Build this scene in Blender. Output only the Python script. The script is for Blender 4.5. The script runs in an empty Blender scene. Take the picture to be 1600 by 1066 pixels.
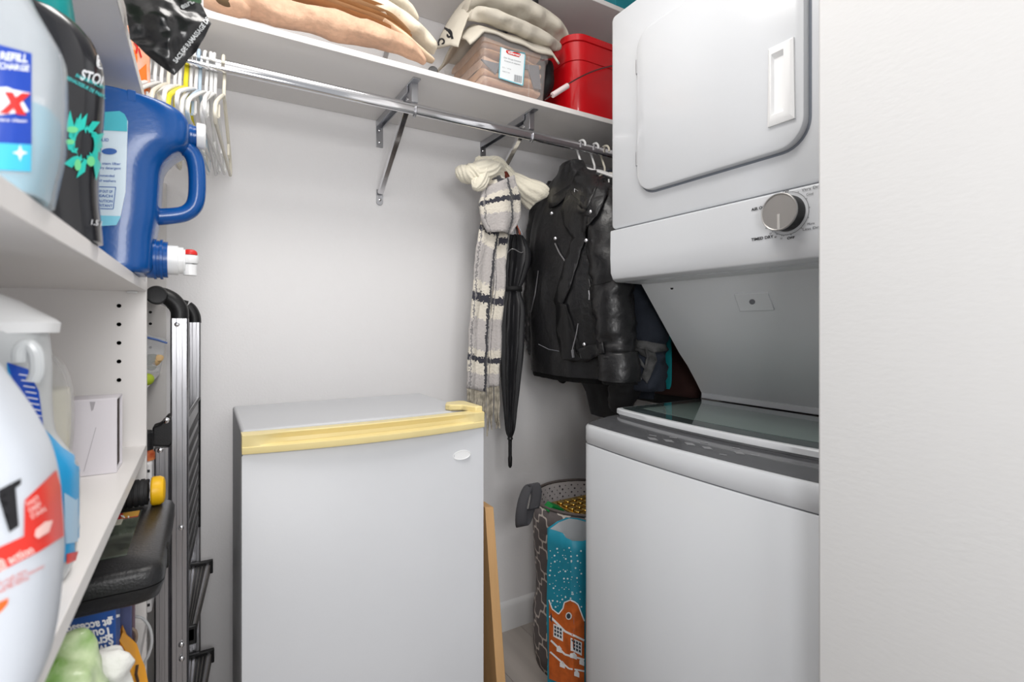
import bpy, bmesh, math, random
from math import sin, cos, pi, radians, tan, sqrt
from mathutils import Vector, Matrix, noise
from mathutils.bvhtree import BVHTree
random.seed(7)
SC = bpy.context.scene
COL = SC.collection

# ------------------------------------------------------------------ camera
H = 1.13                       # eye height
YAW = radians(30.92)
FPX = 803.0
cam_d = bpy.data.cameras.new('camera')
cam = bpy.data.objects.new('camera', cam_d); COL.objects.link(cam)
cam.location = (0, 0, H); cam.rotation_euler = (pi/2, 0, -YAW)
cam_d.sensor_width = 36; cam_d.lens = 36*FPX/1600; cam_d.shift_y = -25/1600
cam_d.clip_start = 0.02
cam_d.dof.use_dof = True; cam_d.dof.focus_distance = 1.5; cam_d.dof.aperture_fstop = 6.3
SC.camera = cam
# ------------------------------------------------------------------ light
w = bpy.data.worlds.new('world'); SC.world = w; w.use_nodes = True
bg = w.node_tree.nodes['Background']; bg.inputs[0].default_value = (0.95, 0.97, 1.0, 1); bg.inputs[1].default_value = 0.50
def area(name, loc, target, sx, sy, power, col=(1, 1, 1)):
    l = bpy.data.lights.new(name, 'AREA'); l.shape = 'RECTANGLE'; l.size = sx; l.size_y = sy
    l.energy = power; l.color = col
    o = bpy.data.objects.new(name, l); COL.objects.link(o); o.location = loc
    o.rotation_euler = (Vector(target)-Vector(loc)).to_track_quat('-Z', 'Y').to_euler()
    return o
area('closet_ceiling_lamp', (0.25, 0.62, 2.36), (0.3, 0.75, 0), 0.5, 0.5, 11.5, (1, 0.97, 0.93))
area('fill_by_camera', (-0.05, -0.38, 1.24), (0.9, 1.5, 1.0), 0.28, 0.28, 4.8, (1, 0.99, 0.985))  # added fill light, lifts the back right corner and the dryer's sloped underside
area('hall_flash', (0.16, -1.15, 1.60), (0.35, 1.6, 1.25), 0.5, 0.5, 12.5, (1, 0.985, 0.97))
area('hall_ceiling_lamp', (-0.1, -0.7, 2.36), (0.3, 0.6, 0.9), 0.7, 0.7, 2.5, (1, 0.98, 0.95))
SC.view_settings.view_transform = 'Standard'; SC.view_settings.look = 'None'
SC.view_settings.exposure = 0.0; SC.view_settings.gamma = 1; SC.view_settings.use_curve_mapping = False

# ------------------------------------------------------------------ measuring: photo pixel + one known world coordinate -> point
FW = Vector((sin(YAW), cos(YAW), 0)); RT = Vector((cos(YAW), -sin(YAW), 0)); EYE = Vector((0, 0, H))
def rdir(px, py): return FW + RT*((px-800)/FPX) + Vector((0, 0, (508-py)/FPX))
def at(px, py, X=None, Y=None, Z=None):
    d = rdir(px, py)
    if X is not None: t = X/d.x
    elif Y is not None: t = Y/d.y
    else: t = (Z-H)/d.z
    return EYE + d*t

# ------------------------------------------------------------------ materials
MATS = {}
def mat(name, col, rough=0.5, metal=0.0, bump=0.0, bscale=60, var=0.0, vscale=8, trans=0.0, ior=1.45, emit=None, sheen=0, spec=0.5, coat=0, bdetail=3, stretch=None, alpha=1.0, var2=None):
    if name in MATS: return MATS[name]
    m = bpy.data.materials.new(name); m.use_nodes = True; nt = m.node_tree; N = nt.nodes; L = nt.links
    b = N['Principled BSDF']
    c = tuple(((v/255)/12.92 if v/255 <= .04045 else ((v/255+.055)/1.055)**2.4) for v in col)
    b.inputs['Base Color'].default_value = (*c, 1); b.inputs['Roughness'].default_value = rough
    b.inputs['Metallic'].default_value = metal; b.inputs['IOR'].default_value = ior
    b.inputs['Transmission Weight'].default_value = trans; b.inputs['Specular IOR Level'].default_value = spec
    b.inputs['Coat Weight'].default_value = coat; b.inputs['Alpha'].default_value = alpha
    if sheen: b.inputs['Sheen Weight'].default_value = sheen
    tc = N.new('ShaderNodeTexCoord'); src = tc.outputs['Object']
    if stretch:
        mp = N.new('ShaderNodeMapping'); mp.inputs['Scale'].default_value = stretch; L.new(src, mp.inputs['Vector']); src = mp.outputs[0]
    if bump:
        n = N.new('ShaderNodeTexNoise'); n.inputs['Scale'].default_value = bscale; n.inputs['Detail'].default_value = bdetail
        bp = N.new('ShaderNodeBump'); bp.inputs['Strength'].default_value = bump; bp.inputs['Distance'].default_value = 0.002
        L.new(src, n.inputs['Vector']); L.new(n.outputs['Fac'], bp.inputs['Height']); L.new(bp.outputs[0], b.inputs['Normal'])
    if var:
        n = N.new('ShaderNodeTexNoise'); n.inputs['Scale'].default_value = vscale; n.inputs['Detail'].default_value = 4
        r = N.new('ShaderNodeMix'); r.data_type = 'RGBA'
        c2 = tuple(x*(1-var) for x in c) if var2 is None else tuple((v/255)**2.2 for v in var2)
        r.inputs[6].default_value = (*c, 1); r.inputs[7].default_value = (*c2, 1)
        cr = N.new('ShaderNodeMapRange'); cr.inputs[1].default_value = .35; cr.inputs[2].default_value = .65
        L.new(src, n.inputs['Vector']); L.new(n.outputs['Fac'], cr.inputs[0]); L.new(cr.outputs[0], r.inputs[0]); L.new(r.outputs[2], b.inputs['Base Color'])
    MATS[name] = m
    return m

# ------------------------------------------------------------------ mesh building
class MB:
    def __init__(s): s.v = []; s.f = []; s.uv = []
    def add(s, vs, fs, uvs=None):
        o = len(s.v); s.v += [Vector(p) for p in vs]; s.f += [tuple(i+o for i in f) for f in fs]
        s.uv += list(uvs) if uvs else [(0, 0)]*len(vs)
        return s
def box(mb, x0, x1, y0, y1, z0, z1):
    vs = [(x, y, z) for z in (z0, z1) for y in (y0, y1) for x in (x0, x1)]
    return mb.add(vs, [(0, 2, 3, 1), (4, 5, 7, 6), (0, 1, 5, 4), (2, 6, 7, 3), (0, 4, 6, 2), (1, 3, 7, 5)])
def loft(mb, rings, cap=True, closed=True, uvs=None):
    n = len(rings[0]); vs = [p for r in rings for p in r]; fs = []
    for i in range(len(rings)-1):
        for j in range(n if closed else n-1):
            a = i*n+j; b = i*n+(j+1) % n; fs.append((a, b, b+n, a+n))
    if cap: fs.append(tuple(range(n))[::-1]); fs.append(tuple((len(rings)-1)*n+k for k in range(n)))
    uv = [(j/n, i/(len(rings)-1)) for i in range(len(rings)) for j in range(n)]
    return mb.add(vs, fs, uv)
def frames(pts):
    pts = [Vector(p) for p in pts]; T = []
    for i in range(len(pts)):
        a = pts[max(i-1, 0)]; b = pts[min(i+1, len(pts)-1)]; T.append((b-a).normalized())
    u = T[0].orthogonal().normalized(); out = []
    for p, t in zip(pts, T):
        u = (u - t*u.dot(t))
        if u.length < 1e-6: u = t.orthogonal()
        u.normalize(); out.append((p, t, u, t.cross(u)))
    return out
def spline(pts, n=6):
    pts = [Vector(p) for p in pts]; out = []
    P = [pts[0]] + pts + [pts[-1]]
    for i in range(1, len(P)-2):
        for k in range(n):
            t = k/n; a, b, c, d = P[i-1], P[i], P[i+1], P[i+2]
            out.append(.5*((2*b)+(c-a)*t+(2*a-5*b+4*c-d)*t*t+(3*b-a-3*c+d)*t**3))
    return out+[pts[-1]]
def lerpl(vals, t):
    t = max(0, min(1, t))*(len(vals)-1); i = min(int(t), len(vals)-2); return vals[i]*(1-(t-i))+vals[i+1]*(t-i)
def tube(mb, pts, r, n=10, cap=True, flat=None, up=None):
    fr = frames(pts); R = []
    for i, (p, t, u, v) in enumerate(fr):
        rr = lerpl(r, i/(len(fr)-1)) if isinstance(r, (list, tuple)) else r
        if up is not None:
            v = (Vector(up)-t*t.dot(Vector(up))).normalized(); u = v.cross(t)
        k = 1 if flat is None else flat
        R.append([p+u*cos(2*pi*j/n)*rr*k+v*sin(2*pi*j/n)*rr for j in range(n)])
    return loft(mb, R, cap)
def sup(cx, cy, z, a, b, e=2.5, n=32, rot=0):
    out = []
    for j in range(n):
        t = 2*pi*j/n; c, s = cos(t), sin(t)
        x = a*abs(c)**(2/e)*(1 if c >= 0 else -1); y = b*abs(s)**(2/e)*(1 if s >= 0 else -1)
        out.append(Vector((cx+x*cos(rot)-y*sin(rot), cy+x*sin(rot)+y*cos(rot), z)))
    return out
def lathe(mb, prof, origin=(0, 0, 0), axis='Z', n=24):
    o = Vector(origin); R = []
    for r, h in prof:
        ring = []
        for j in range(n):
            t = 2*pi*j/n; a, b = r*cos(t), r*sin(t)
            ring.append(o+(Vector((a, b, h)) if axis == 'Z' else Vector((h, a, b)) if axis == 'X' else Vector((a, h, -b))))
        R.append(ring)
    return loft(mb, R)
def prism(mb, pts, vec):
    n = len(pts); pts = [Vector(p) for p in pts]; v = Vector(vec)
    return mb.add(pts+[p+v for p in pts], [tuple(range(n))[::-1], tuple(range(n, 2*n))]+[(i, (i+1) % n, (i+1) % n+n, i+n) for i in range(n)])
def grid(mb, f, nu, nv):
    vs = []; uv = []
    for i in range(nu+1):
        for j in range(nv+1): vs.append(f(i/nu, j/nv)); uv.append((i/nu, j/nv))
    fs = [(i*(nv+1)+j, (i+1)*(nv+1)+j, (i+1)*(nv+1)+j+1, i*(nv+1)+j+1) for i in range(nu) for j in range(nv)]
    return mb.add(vs, fs, uv)
def ico(mb, c, r, sub=3, s=(1, 1, 1), rot=None, disp=0, fr=20, seed=0):
    bm = bmesh.new(); bmesh.ops.create_icosphere(bm, subdivisions=sub, radius=1)
    M = rot.to_matrix() if rot else Matrix.Identity(3); vs = []
    for v in bm.verts:
        p = M @ Vector((v.co.x*r*s[0], v.co.y*r*s[1], v.co.z*r*s[2]))
        q = Vector(c)+p
        if disp: q += p.normalized()*disp*noise.noise(q*fr+Vector((seed, seed, 0)))
        vs.append(q)
    mb.add(vs, [tuple(v.index for v in f.verts) for f in bm.faces]); bm.free(); return mb
def nz(p, s=10, seed=0): return noise.noise(Vector(p)*s+Vector((seed*3.1, seed*1.7, seed)))

ORG = {}
def tag(o, label=None, cat=None, group=None, kind=None):
    for k, v in (('label', label), ('category', cat), ('group', group), ('kind', kind)):
        if v: o[k] = v
    return o
def thing(name, loc, label, cat, group=None):
    o = bpy.data.objects.new(name, None); COL.objects.link(o); o.location = loc; o.empty_display_size = .05
    ORG[o.name] = Vector(loc); return tag(o, label, cat, group)
BV = {}
def obj(name, mb, m, parent=None, origin=None, bevel=0, seg=2, angle=35, solid=0, sub=0, kind=None, label=None, smooth=True, remesh=0):
    if origin is None:
        if parent is not None: origin = ORG[parent.name]
        else:
            xs = [v.x for v in mb.v]; ys = [v.y for v in mb.v]; zs = [v.z for v in mb.v]
            origin = Vector(((min(xs)+max(xs))/2, (min(ys)+max(ys))/2, min(zs)))
    origin = Vector(origin)
    me = bpy.data.meshes.new(name); me.from_pydata([v-origin for v in mb.v], [], mb.f)
    uvl = me.uv_layers.new(name='UVMap')
    li = [0]*len(me.loops); me.loops.foreach_get('vertex_index', li)
    flat = []
    for i in li: flat += mb.uv[i]
    uvl.data.foreach_set('uv', flat)
    bm = bmesh.new(); bm.from_mesh(me)
    bmesh.ops.recalc_face_normals(bm, faces=bm.faces) if len(bm.faces) < 60000 else None
    bm.to_mesh(me); bm.free()
    me.update()
    if smooth:
        me.shade_smooth()
        try: me.set_sharp_from_angle(angle=radians(angle))
        except Exception: pass
    me.materials.append(m)
    o = bpy.data.objects.new(name, me); COL.objects.link(o); ORG[o.name] = origin
    if parent is None: o.location = origin
    else: o.parent = parent
    if remesh:
        md = o.modifiers.new('r', 'REMESH'); md.mode = 'VOXEL'; md.voxel_size = remesh; md.use_smooth_shade = True
        md = o.modifiers.new('s', 'SMOOTH'); md.iterations = 6; md.factor = .5
    if solid: md = o.modifiers.new('s', 'SOLIDIFY'); md.thickness = solid; md.offset = 0
    if bevel:
        md = o.modifiers.new('b', 'BEVEL'); md.width = bevel; md.segments = seg; md.limit_method = 'ANGLE'; md.angle_limit = radians(30)
        md.harden_normals = False
        me.shade_smooth()
    if sub: md = o.modifiers.new('u', 'SUBSURF'); md.levels = sub; md.render_levels = sub
    if kind: o['kind'] = kind
    if label: o['label'] = label
    BV[o.name] = mb
    return o
def wobj(*a, **k):      # setting piece
    return obj(*a, kind='structure', **k)
def target(*objs):
    vs = []; fs = []
    for o in objs:
        mb = BV[o.name]; k = len(vs); vs += mb.v; fs += [tuple(i+k for i in f) for f in mb.f]
    return BVHTree.FromPolygons(vs, fs)
def flatcut(polys, step=7):
    bm = bmesh.new()
    for vs, fs in polys:
        bv = [bm.verts.new((x, y, 0)) for x, y in vs]
        for f in fs:
            if len(set(f)) > 2:
                try: bm.faces.new([bv[i] for i in f])
                except ValueError: pass
    bmesh.ops.triangulate(bm, faces=bm.faces[:])
    xs = [v.co.x for v in bm.verts]; ys = [v.co.y for v in bm.verts]
    for ax, lo, hi in ((0, min(xs), max(xs)), (1, min(ys), max(ys))):
        c = lo+step
        while c < hi:
            co = Vector((c, 0, 0)) if ax == 0 else Vector((0, c, 0)); no = Vector((1, 0, 0)) if ax == 0 else Vector((0, 1, 0))
            bmesh.ops.bisect_plane(bm, geom=bm.verts[:]+bm.edges[:]+bm.faces[:], plane_co=co, plane_no=no); c += step
    bm.verts.index_update()
    r = ([(v.co.x, v.co.y) for v in bm.verts], [tuple(v.index for v in f.verts) for f in bm.faces]); bm.free(); return r
def onto(tgt, px, py, off):
    d = rdir(px, py).normalized()
    h = tgt.ray_cast(EYE, d)
    if h[0] is None: return None
    n = h[1] if h[1].dot(d) < 0 else -h[1]
    return h[0]+n*off
def press(name, tgt, polys, m, parent, off=.0005, step=7, label=None):
    """print laid on a surface as a thin skin that follows it"""
    vs, fs = flatcut(polys, step); out = []; ok = []
    for x, y in vs:
        p = onto(tgt, x, y, off); ok.append(p is not None); out.append(p if p is not None else Vector((0, 0, 0)))
    fs = [f for f in fs if all(ok[i] for i in f)]
    fs = [f for f in fs if max((out[f[i]]-out[f[i-1]]).length for i in range(len(f))) < .08]
    used = sorted({i for f in fs for i in f}); mp = {k: i for i, k in enumerate(used)}
    if not used: print('EMPTY PRINT', name); return None
    mb = MB().add([out[i] for i in used], [tuple(mp[i] for i in f) for f in fs])
    return obj(name, mb, m, parent, label=label)
def poly(*p): return (list(p), [tuple(range(len(p)))])
def circ(cx, cy, rx, ry=None, n=16): ry = ry or rx; return poly(*[(cx+rx*cos(2*pi*i/n), cy+ry*sin(2*pi*i/n)) for i in range(n)])
def line(p, w): # thick polyline in px
    out = []
    for (x0, y0), (x1, y1) in zip(p, p[1:]):
        l = max(1e-6, math.hypot(x1-x0, y1-y0)); nx, ny = -(y1-y0)/l*w/2, (x1-x0)/l*w/2
        out.append(poly((x0+nx, y0+ny), (x1+nx, y1+ny), (x1-nx, y1-ny), (x0-nx, y0-ny)))
    return out
def text2d(s, bold=0.0):
    c = bpy.data.curves.new('t', 'FONT'); c.body = s; c.size = 1; c.offset = bold; c.resolution_u = 3
    o = bpy.data.objects.new('t', c); COL.objects.link(o)
    dg = bpy.context.evaluated_depsgraph_get(); dg.update()
    me = o.evaluated_get(dg).to_mesh(); vs = [(v.co.x, v.co.y) for v in me.vertices]; fs = [tuple(p.vertices) for p in me.polygons]
    o.evaluated_get(dg).to_mesh_clear(); bpy.data.objects.remove(o); bpy.data.curves.remove(c)
    return vs, fs
def tx(s, x, y, w, h, ang=0, bold=0.02, shear=0):
    """text of width w px and cap height h px, base line starting at x,y, turned by ang degrees (down = positive)"""
    vs, fs = text2d(s, bold)
    if not vs: return ([], [])
    W = max(v[0] for v in vs) - min(v[0] for v in vs); x0 = min(v[0] for v in vs)
    a = radians(ang); out = []
    for u, v in vs:
        U = (u-x0)/W*w; V = v/.7*h; U += shear*V
        out.append((x+U*cos(a)+V*sin(a), y+U*sin(a)-V*cos(a)))
    return out, fs
def stroke(name, tgt, pxs, r, m, parent, off=0, n=6, seg=3, label=None):
    P = []
    for (x0, y0), (x1, y1) in zip(pxs, pxs[1:]):
        for k in range(seg): P.append((x0+(x1-x0)*k/seg, y0+(y1-y0)*k/seg))
    P.append(pxs[-1]); Q = [onto(tgt, x, y, off) for x, y in P]; Q = [q for q in Q if q is not None]
    if len(Q) < 2: print('EMPTY STROKE', name); return None
    return obj(name, tube(MB(), Q, r, n), m, parent, label=label)

# ------------------------------------------------------------------ palette
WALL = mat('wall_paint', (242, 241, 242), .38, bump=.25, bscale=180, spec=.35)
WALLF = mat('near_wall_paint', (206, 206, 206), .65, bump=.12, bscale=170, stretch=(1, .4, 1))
CEIL = mat('ceiling_paint', (235, 235, 235), .8)
MEL = mat('white_melamine', (236, 233, 231), .38, bump=.04, bscale=300)
TRIM = mat('trim_paint', (225, 225, 226), .35)
APP = mat('appliance_white', (209, 212, 216), .22, coat=.2)
APPG = mat('appliance_grey_enamel', (222, 225, 228), .28)
CHROME = mat('chrome', (225, 225, 228), .09, 1.0)
ZINC = mat('zinc_steel', (185, 186, 190), .3, 1.0)
ALU = mat('brushed_aluminium', (182, 182, 186), .34, 1.0, bump=.15, bscale=500, stretch=(1, 1, .03))
BLK = mat('black_plastic', (25, 25, 27), .42, bump=.1, bscale=400)
DRK = mat('dark_gap', (18, 17, 17), .8)
INK = mat('black_ink', (28, 28, 32), .5)
INKG = mat('grey_ink', (120, 122, 128), .5)
WHT = mat('white_plastic', (238, 239, 240), .32)
WHTP = mat('white_print', (245, 246, 248), .45)
RED = mat('red_print', (214, 42, 38), .4)
# ================================================================== THE ROOM
FRONT = -0.086      # front plane of the left shelving
BACK = 1.65         # back wall
wobj('wall_back', box(MB(), -.47, 1.75, BACK, BACK+.08, 0, 2.42), WALL)
wobj('wall_left', box(MB(), -.55, -.47, -.35, BACK+.08, 0, 2.42), WALL)
wobj('wall_right', box(MB(), 1.62, 1.7, .40, BACK, 0, 2.42), WALL)
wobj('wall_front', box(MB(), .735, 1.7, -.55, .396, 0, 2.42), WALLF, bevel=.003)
wobj('ceiling', box(MB(), -.55, 1.75, -.35, BACK+.08, 2.42, 2.5), CEIL)
FL = mat('floor_vinyl', (176, 168, 162), .45, bump=.15, bscale=40, stretch=(1, .12, 1), var=.25, vscale=9)
FLG = mat('floor_joint', (96, 90, 86), .8)
fl = wobj('floor', box(MB(), -.6, 1.75, -1.6, BACK, -.03, -.003), FLG)
base = box(MB(), 0, .1785, 0, 1.0985, -.003, 0)
pl0 = None
for i in range(13):
    x = -.6+i*.18
    for j in range(-1, 3):
        y0 = -1.6+j*1.1+(.37*(i*2 % 3)); y1 = min(y0+1.0985, BACK); y0 = max(y0, -1.6)
        if y1-y0 < .05: continue
        obj('floor_plank', box(MB(), x, min(x+.1785, 1.75), y0, y1, -.003, 0), FL, fl, smooth=False)
wobj('baseboard_back', prism(MB(), [(-.08, BACK, 0.0), (-.08, BACK-.012, 0.0), (-.08, BACK-.012, .085), (-.08, BACK-.006, .098), (-.08, BACK, .104)], (1.70, 0, 0)), TRIM)

# ================================================================== LEFT SHELVING
ZT, ZU, ZL, ZB = 1.504, 1.188, .905, .600       # undersides of the four shelves
TH = .0165
DIV = 1.09
sh = thing('shelving_unit', (-.27, 1.0, 0), 'tall white melamine shelving built along the left wall, with peg holes in its uprights', 'shelving')
def shelf(z, y0, y1, th=TH): return obj('shelf', box(MB(), -.468, FRONT, y0, y1, z, z+th), MEL, sh, bevel=.0008, seg=1)
shelf(ZT, -.2, DIV+.016); s_up = shelf(ZU, -.2, DIV); s_lo = shelf(ZL, -.2, DIV); shelf(ZB, -.2, DIV)
obj('divider_panel', box(MB(), -.468, FRONT, DIV, DIV+.016, 0, ZT), MEL, sh, bevel=.0008, seg=1)
obj('end_panel', box(MB(), -.468, FRONT, BACK-.018, BACK-.001, 0, ZT), MEL, sh, bevel=.0008, seg=1)
for z in (ZT-.0165, ZU, 1.000, .60, .30): obj('shelf', box(MB(), -.468, FRONT-.014, DIV+.016, BACK-.018, z, z+TH), MEL, sh, bevel=.0008, seg=1)
for y in (478, 507, 536, 565, 594):
    p = at(186, y, Y=DIV)
    for X in (p.x, -.40):
        mb = MB(); lathe(mb, [(.0033, -.0004), (.0033, -.0009), (.0022, -.0009), (.0022, -.0004)], (X, DIV, p.z), 'Y', 14)
        obj('peg_hole', mb, DRK, sh)
for y in (488, 506, 543):
    p = at(235, y, Y=BACK-.019)
    obj('peg_hole', lathe(MB(), [(.0035, .0002), (.0035, -.0006)], (p.x, BACK-.018, p.z), 'Y', 12), DRK, sh)
for z in (ZU,):
    obj('shelf_pin', box(MB(), -.112, -.098, DIV-.016, DIV-.001, z-.004, z-.0002), WHT, sh, bevel=.0015)

# ================================================================== CLOSET SHELVES, ROD, BRACKETS
S1 = 1.790; SF = 1.281
a1 = obj('closet_shelf', box(MB(), -.465, 1.615, SF, BACK-.001, S1, S1+.016), MEL, bevel=.001, seg=1)
tag(a1, 'long white closet shelf across the back wall, carrying the folded cloths and red bucket', 'shelf')
a2 = obj('closet_shelf', box(MB(), -.465, 1.615, SF, BACK-.001, 2.172, 2.188), MEL, bevel=.001, seg=1)
tag(a2, 'upper white closet shelf near the ceiling, only its underside and front edge in view', 'shelf')
RY = 1.335; RZ = 1.717
def rodmb():
    mb = MB(); R = []
    for x in (-.46, 1.61):
        R.append([Vector((x, RY+.0085*(abs(cos(t))**.8)*(1 if cos(t) >= 0 else -1), RZ+.0155*(abs(sin(t))**.8)*(1 if sin(t) >= 0 else -1))) for t in [2*pi*k/24 for k in range(24)]])
    return loft(mb, R)
rod = obj('closet_rod', rodmb(), CHROME, angle=50); tag(rod, 'long chrome oval closet rod below the back shelf', 'rod')
def bracket(X, zs, label):
    t = thing('shelf_bracket', (X, BACK, zs-.25), label, 'bracket', 'chrome shelf brackets on the back wall')
    obj('shelf_arm', box(MB(), X-.011, X+.011, RY-.03, BACK-.001, zs-.004, zs-.0005), ZINC, t, bevel=.001)
    mb = MB(); box(mb, X-.011, X-.008, RY+.02, BACK-.001, zs-.02, zs-.004); box(mb, X+.008, X+.011, RY+.02, BACK-.001, zs-.02, zs-.004)
    obj('arm_flange', mb, ZINC, t)
    mb = MB(); box(mb, X-.011, X+.011, BACK-.004, BACK-.001, zs-.085, zs-.003); wp = obj('wall_plate', mb, ZINC, t, bevel=.001)
    for dz in (.03, .068): obj('screw', lathe(MB(), [(.0045, .0005), (.0045, -.001), (.002, -.0025)], (X, BACK-.004, zs-dz), 'Y', 12), CHROME, wp)
    a = Vector((X, RY+.025, zs-.035)); b = Vector((X, BACK-.012, zs-.235))
    d = (b-a).normalized(); n = Vector((1, 0, 0)); k = d.cross(n)
    ring = lambda p: [p+n*.0085*sx+k*.006*sy for sx, sy in ((-1, -1), (1, -1), (1, 1), (-1, 1))]
    obj('strut', loft(MB(), [ring(a), ring(b)]), CHROME, t, bevel=.002, seg=2)
    mb = MB(); pts = [(X+.0105*cos(pi+pi*k/8), BACK-.005, zs-.262+.0105*sin(pi+pi*k/8)) for k in range(9)]+[(X+.0105, BACK-.005, zs-.222), (X-.0105, BACK-.005, zs-.222)]
    ft = obj('foot_plate', prism(mb, pts, (0, .004, 0)), ZINC, t, bevel=.0008)
    obj('screw', lathe(MB(), [(.005, .0005), (.005, -.001), (.002, -.003)], (X, BACK-.005, zs-.255), 'Y', 12), CHROME, ft)
    if zs < 2:
        mb = MB(); tube(mb, [(X+.004, RY+.012*cos(t), RZ-.002+.0185*sin(t)) for t in [pi*.1-pi*1.2*k/14 for k in range(15)]], .0028, 6)
        box(mb, X-.006, X+.012, RY-.006, RY+.03, RZ+.017, zs-.004); obj('rod_clip', mb, ZINC, t, bevel=.0008)
    return t
bracket(.487, S1, 'chrome shelf bracket on bare wall at the middle of the long shelf')
bracket(.865, S1, 'chrome shelf bracket with the cream knit and scarf hanging from it')
bracket(.487, 2.172, 'chrome bracket of the upper shelf behind the folded cream cloth')
bracket(.90, 2.172, 'chrome bracket of the upper shelf above the clear storage bin')

# ================================================================== FRIDGE
fr = thing('mini_fridge', (.303, 1.25, 0), 'white waist-high mini fridge with a yellowed handle trim, standing against the bare back wall', 'fridge')
fx0, fx1, FT = .058, .548, .930
FRB = mat('fridge_enamel', (203, 205, 209), .42, var=.04, vscale=3, bump=.03, bscale=220)
YEL = mat('yellowed_plastic', (238, 220, 160), .35, var=.12, vscale=5)
obj('cabinet', box(MB(), fx0+.002, fx1-.002, 1.098, 1.440, .035, FT), FRB, fr, bevel=.006, seg=3)
obj('door_gasket', box(MB(), fx0+.008, fx1-.008, 1.084, 1.098, .06, FT-.012), mat('gasket', (120, 116, 108), .7), fr)
def fb(x, k=.014):
    t = (x-fx0)/(fx1-fx0); return 1.042-k*(1-(2*t-1)**2)+.05*0
def doorring(z, inset=0):
    pts = []
    for i in range(25):
        x = fx0+inset+(fx1-fx0-2*inset)*i/24; pts.append(Vector((x, fb(x)+inset, z)))
    return pts+[Vector((fx1-inset, 1.084, z)), Vector((fx0+inset, 1.084, z))]
dr = obj('door', loft(MB(), [doorring(.05, .004), doorring(.054), doorring(.893), doorring(.897, .003)]), FRB, fr, angle=40)
def hring(x):
    t = (x-fx0)/(fx1-fx0); e = min(1, max(0, min(t, 1-t)-.03)/.13); e = e*e*(3-2*e); y = fb(x)
    L = .004+.011*(1-(2*t-1)**2)
    pr = [(.03, .932), (.002, .9325), (-.002*(1-e)-L*(1-e)*.8, .931), (-L*(1-e)*.9-.001+.010*e, .920+.006*(1-e)), (-L*(1-e)+.008*e, .9125), (-L*(.9), .9105), (-L-.001, .9095), (-L-.001, .9), (-L, .8975), (.03, .8975)]
    return [Vector((x, y+a, b)) for a, b in pr]
obj('handle_trim', loft(MB(), [hring(fx0+(fx1-fx0)*i/50) for i in range(51)]), YEL, fr, angle=28, label='yellowed pull handle along the top of the door')
mb = MB()
hp = [(.485, 1.115), (.50, 1.145), (.535, 1.15), (.548, 1.14), (.548, 1.045), (.53, 1.045), (.515, 1.085), (.49, 1.10)]
prism(mb, [(x, y, FT+.0005) for x, y in hp], (0, 0, .014)); obj('hinge_cover', mb, YEL, fr, bevel=.003, seg=2, label='yellowed hinge cover')
c = at(720.5, 711, Y=fb(.515)-.001)
mb = MB(); R = []
for s, yy in ((1, .0), (1, -.0015), (.92, -.003), (.86, -.002), (.0001, -.0018)):
    R.append([Vector((c.x+.0225*s*cos(t), fb(c.x)+yy+.0006, c.z+.0105*s*sin(t))) for t in [2*pi*k/32 for k in range(32)]])
obj('oval_badge', loft(mb, R), WHT, fr, label='blank white oval badge')
for x in (fx0+.05, fx1-.05):
    for y in (1.13, 1.40): obj('foot', lathe(MB(), [(.018, 0), (.018, .02), (.01, .036)], (x, y, 0), 'Z', 14), BLK, fr)

# ================================================================== WASHER AND DRYER (stacked)
WL, WR = 1.004, .408         # along Y: end next to the hanging clothes, end next to the near wall
def wf(y, X=.806, k=.016):   # bowed front
    t = (y-WR)/(WL-WR); return X-k*(1-(2*t-1)**2)
def wring(z, X=.806, k=.016, ins=0, xb=1.44):
    pts = []
    r = .02
    for i in range(33):
        t = i/32; y = WR+ins+(WL-WR-2*ins)*t
        e = max(0, 1-min(t, 1-t)*(WL-WR)/r); pts.append(Vector((wf(y, X, k)+ins+r*.5*e**2, y, z)))
    return pts+[Vector((xb, WL-ins, z)), Vector((xb, WR+ins, z))]
wd = thing('washing_machine', (1.12, .70, 0), 'white top-loading washer with a glass lid, lower half of the stacked laundry pair', 'washer')
obj('body', loft(MB(), [wring(.02, ins=.004), wring(.03), wring(.836), wring(.8385, ins=.002)]), APP, wd, angle=40)
obj('seam_gap', loft(MB(), [wring(.838, ins=.004), wring(.8415, ins=.004)]), INKG, wd)
def topx(y, s): return wf(y)*(1-s)+ (.905)*s
obj('front_band', loft(MB(), [wring(.841, ins=.002), wring(.8435), wring(.878), wring(.884, ins=.003), wring(.8855, ins=.008)]), APP, wd, angle=40)
CON = mat('smoked_console', (84, 85, 88), .16, coat=.3)
def cons(u, v):
    y = WR+.010+(WL-WR-.018)*v; x0 = wf(y)+.010; x1 = .915; s = u
    return Vector((x0*(1-s)+x1*s, y, .8862+.0125*s+.003*sin(pi*s)))
mb = MB(); grid(mb, cons, 8, 40); cp = obj('control_panel', mb, CON, wd, label='smoked grey touch control strip')
tg = target(cp)
LG = mat('console_icons', (128, 129, 132), .3)
pr = []
for (x, y) in ((1020, 686), (1045, 689), (1078, 694), (1105, 700), (1155, 708)):
    pr.append(poly((x-9, y-2.5), (x+4, y-1), (x+9, y+3), (x-4, y+1.5)))
for (x, y) in ((1020, 681), (1052, 684), (1100, 692), (1150, 701), (1180, 712), (1130, 711)):
    pr += line([(x-6, y-1), (x+6, y+1)], 1.2)
press('icon_strip', tg, pr, LG, cp)
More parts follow.
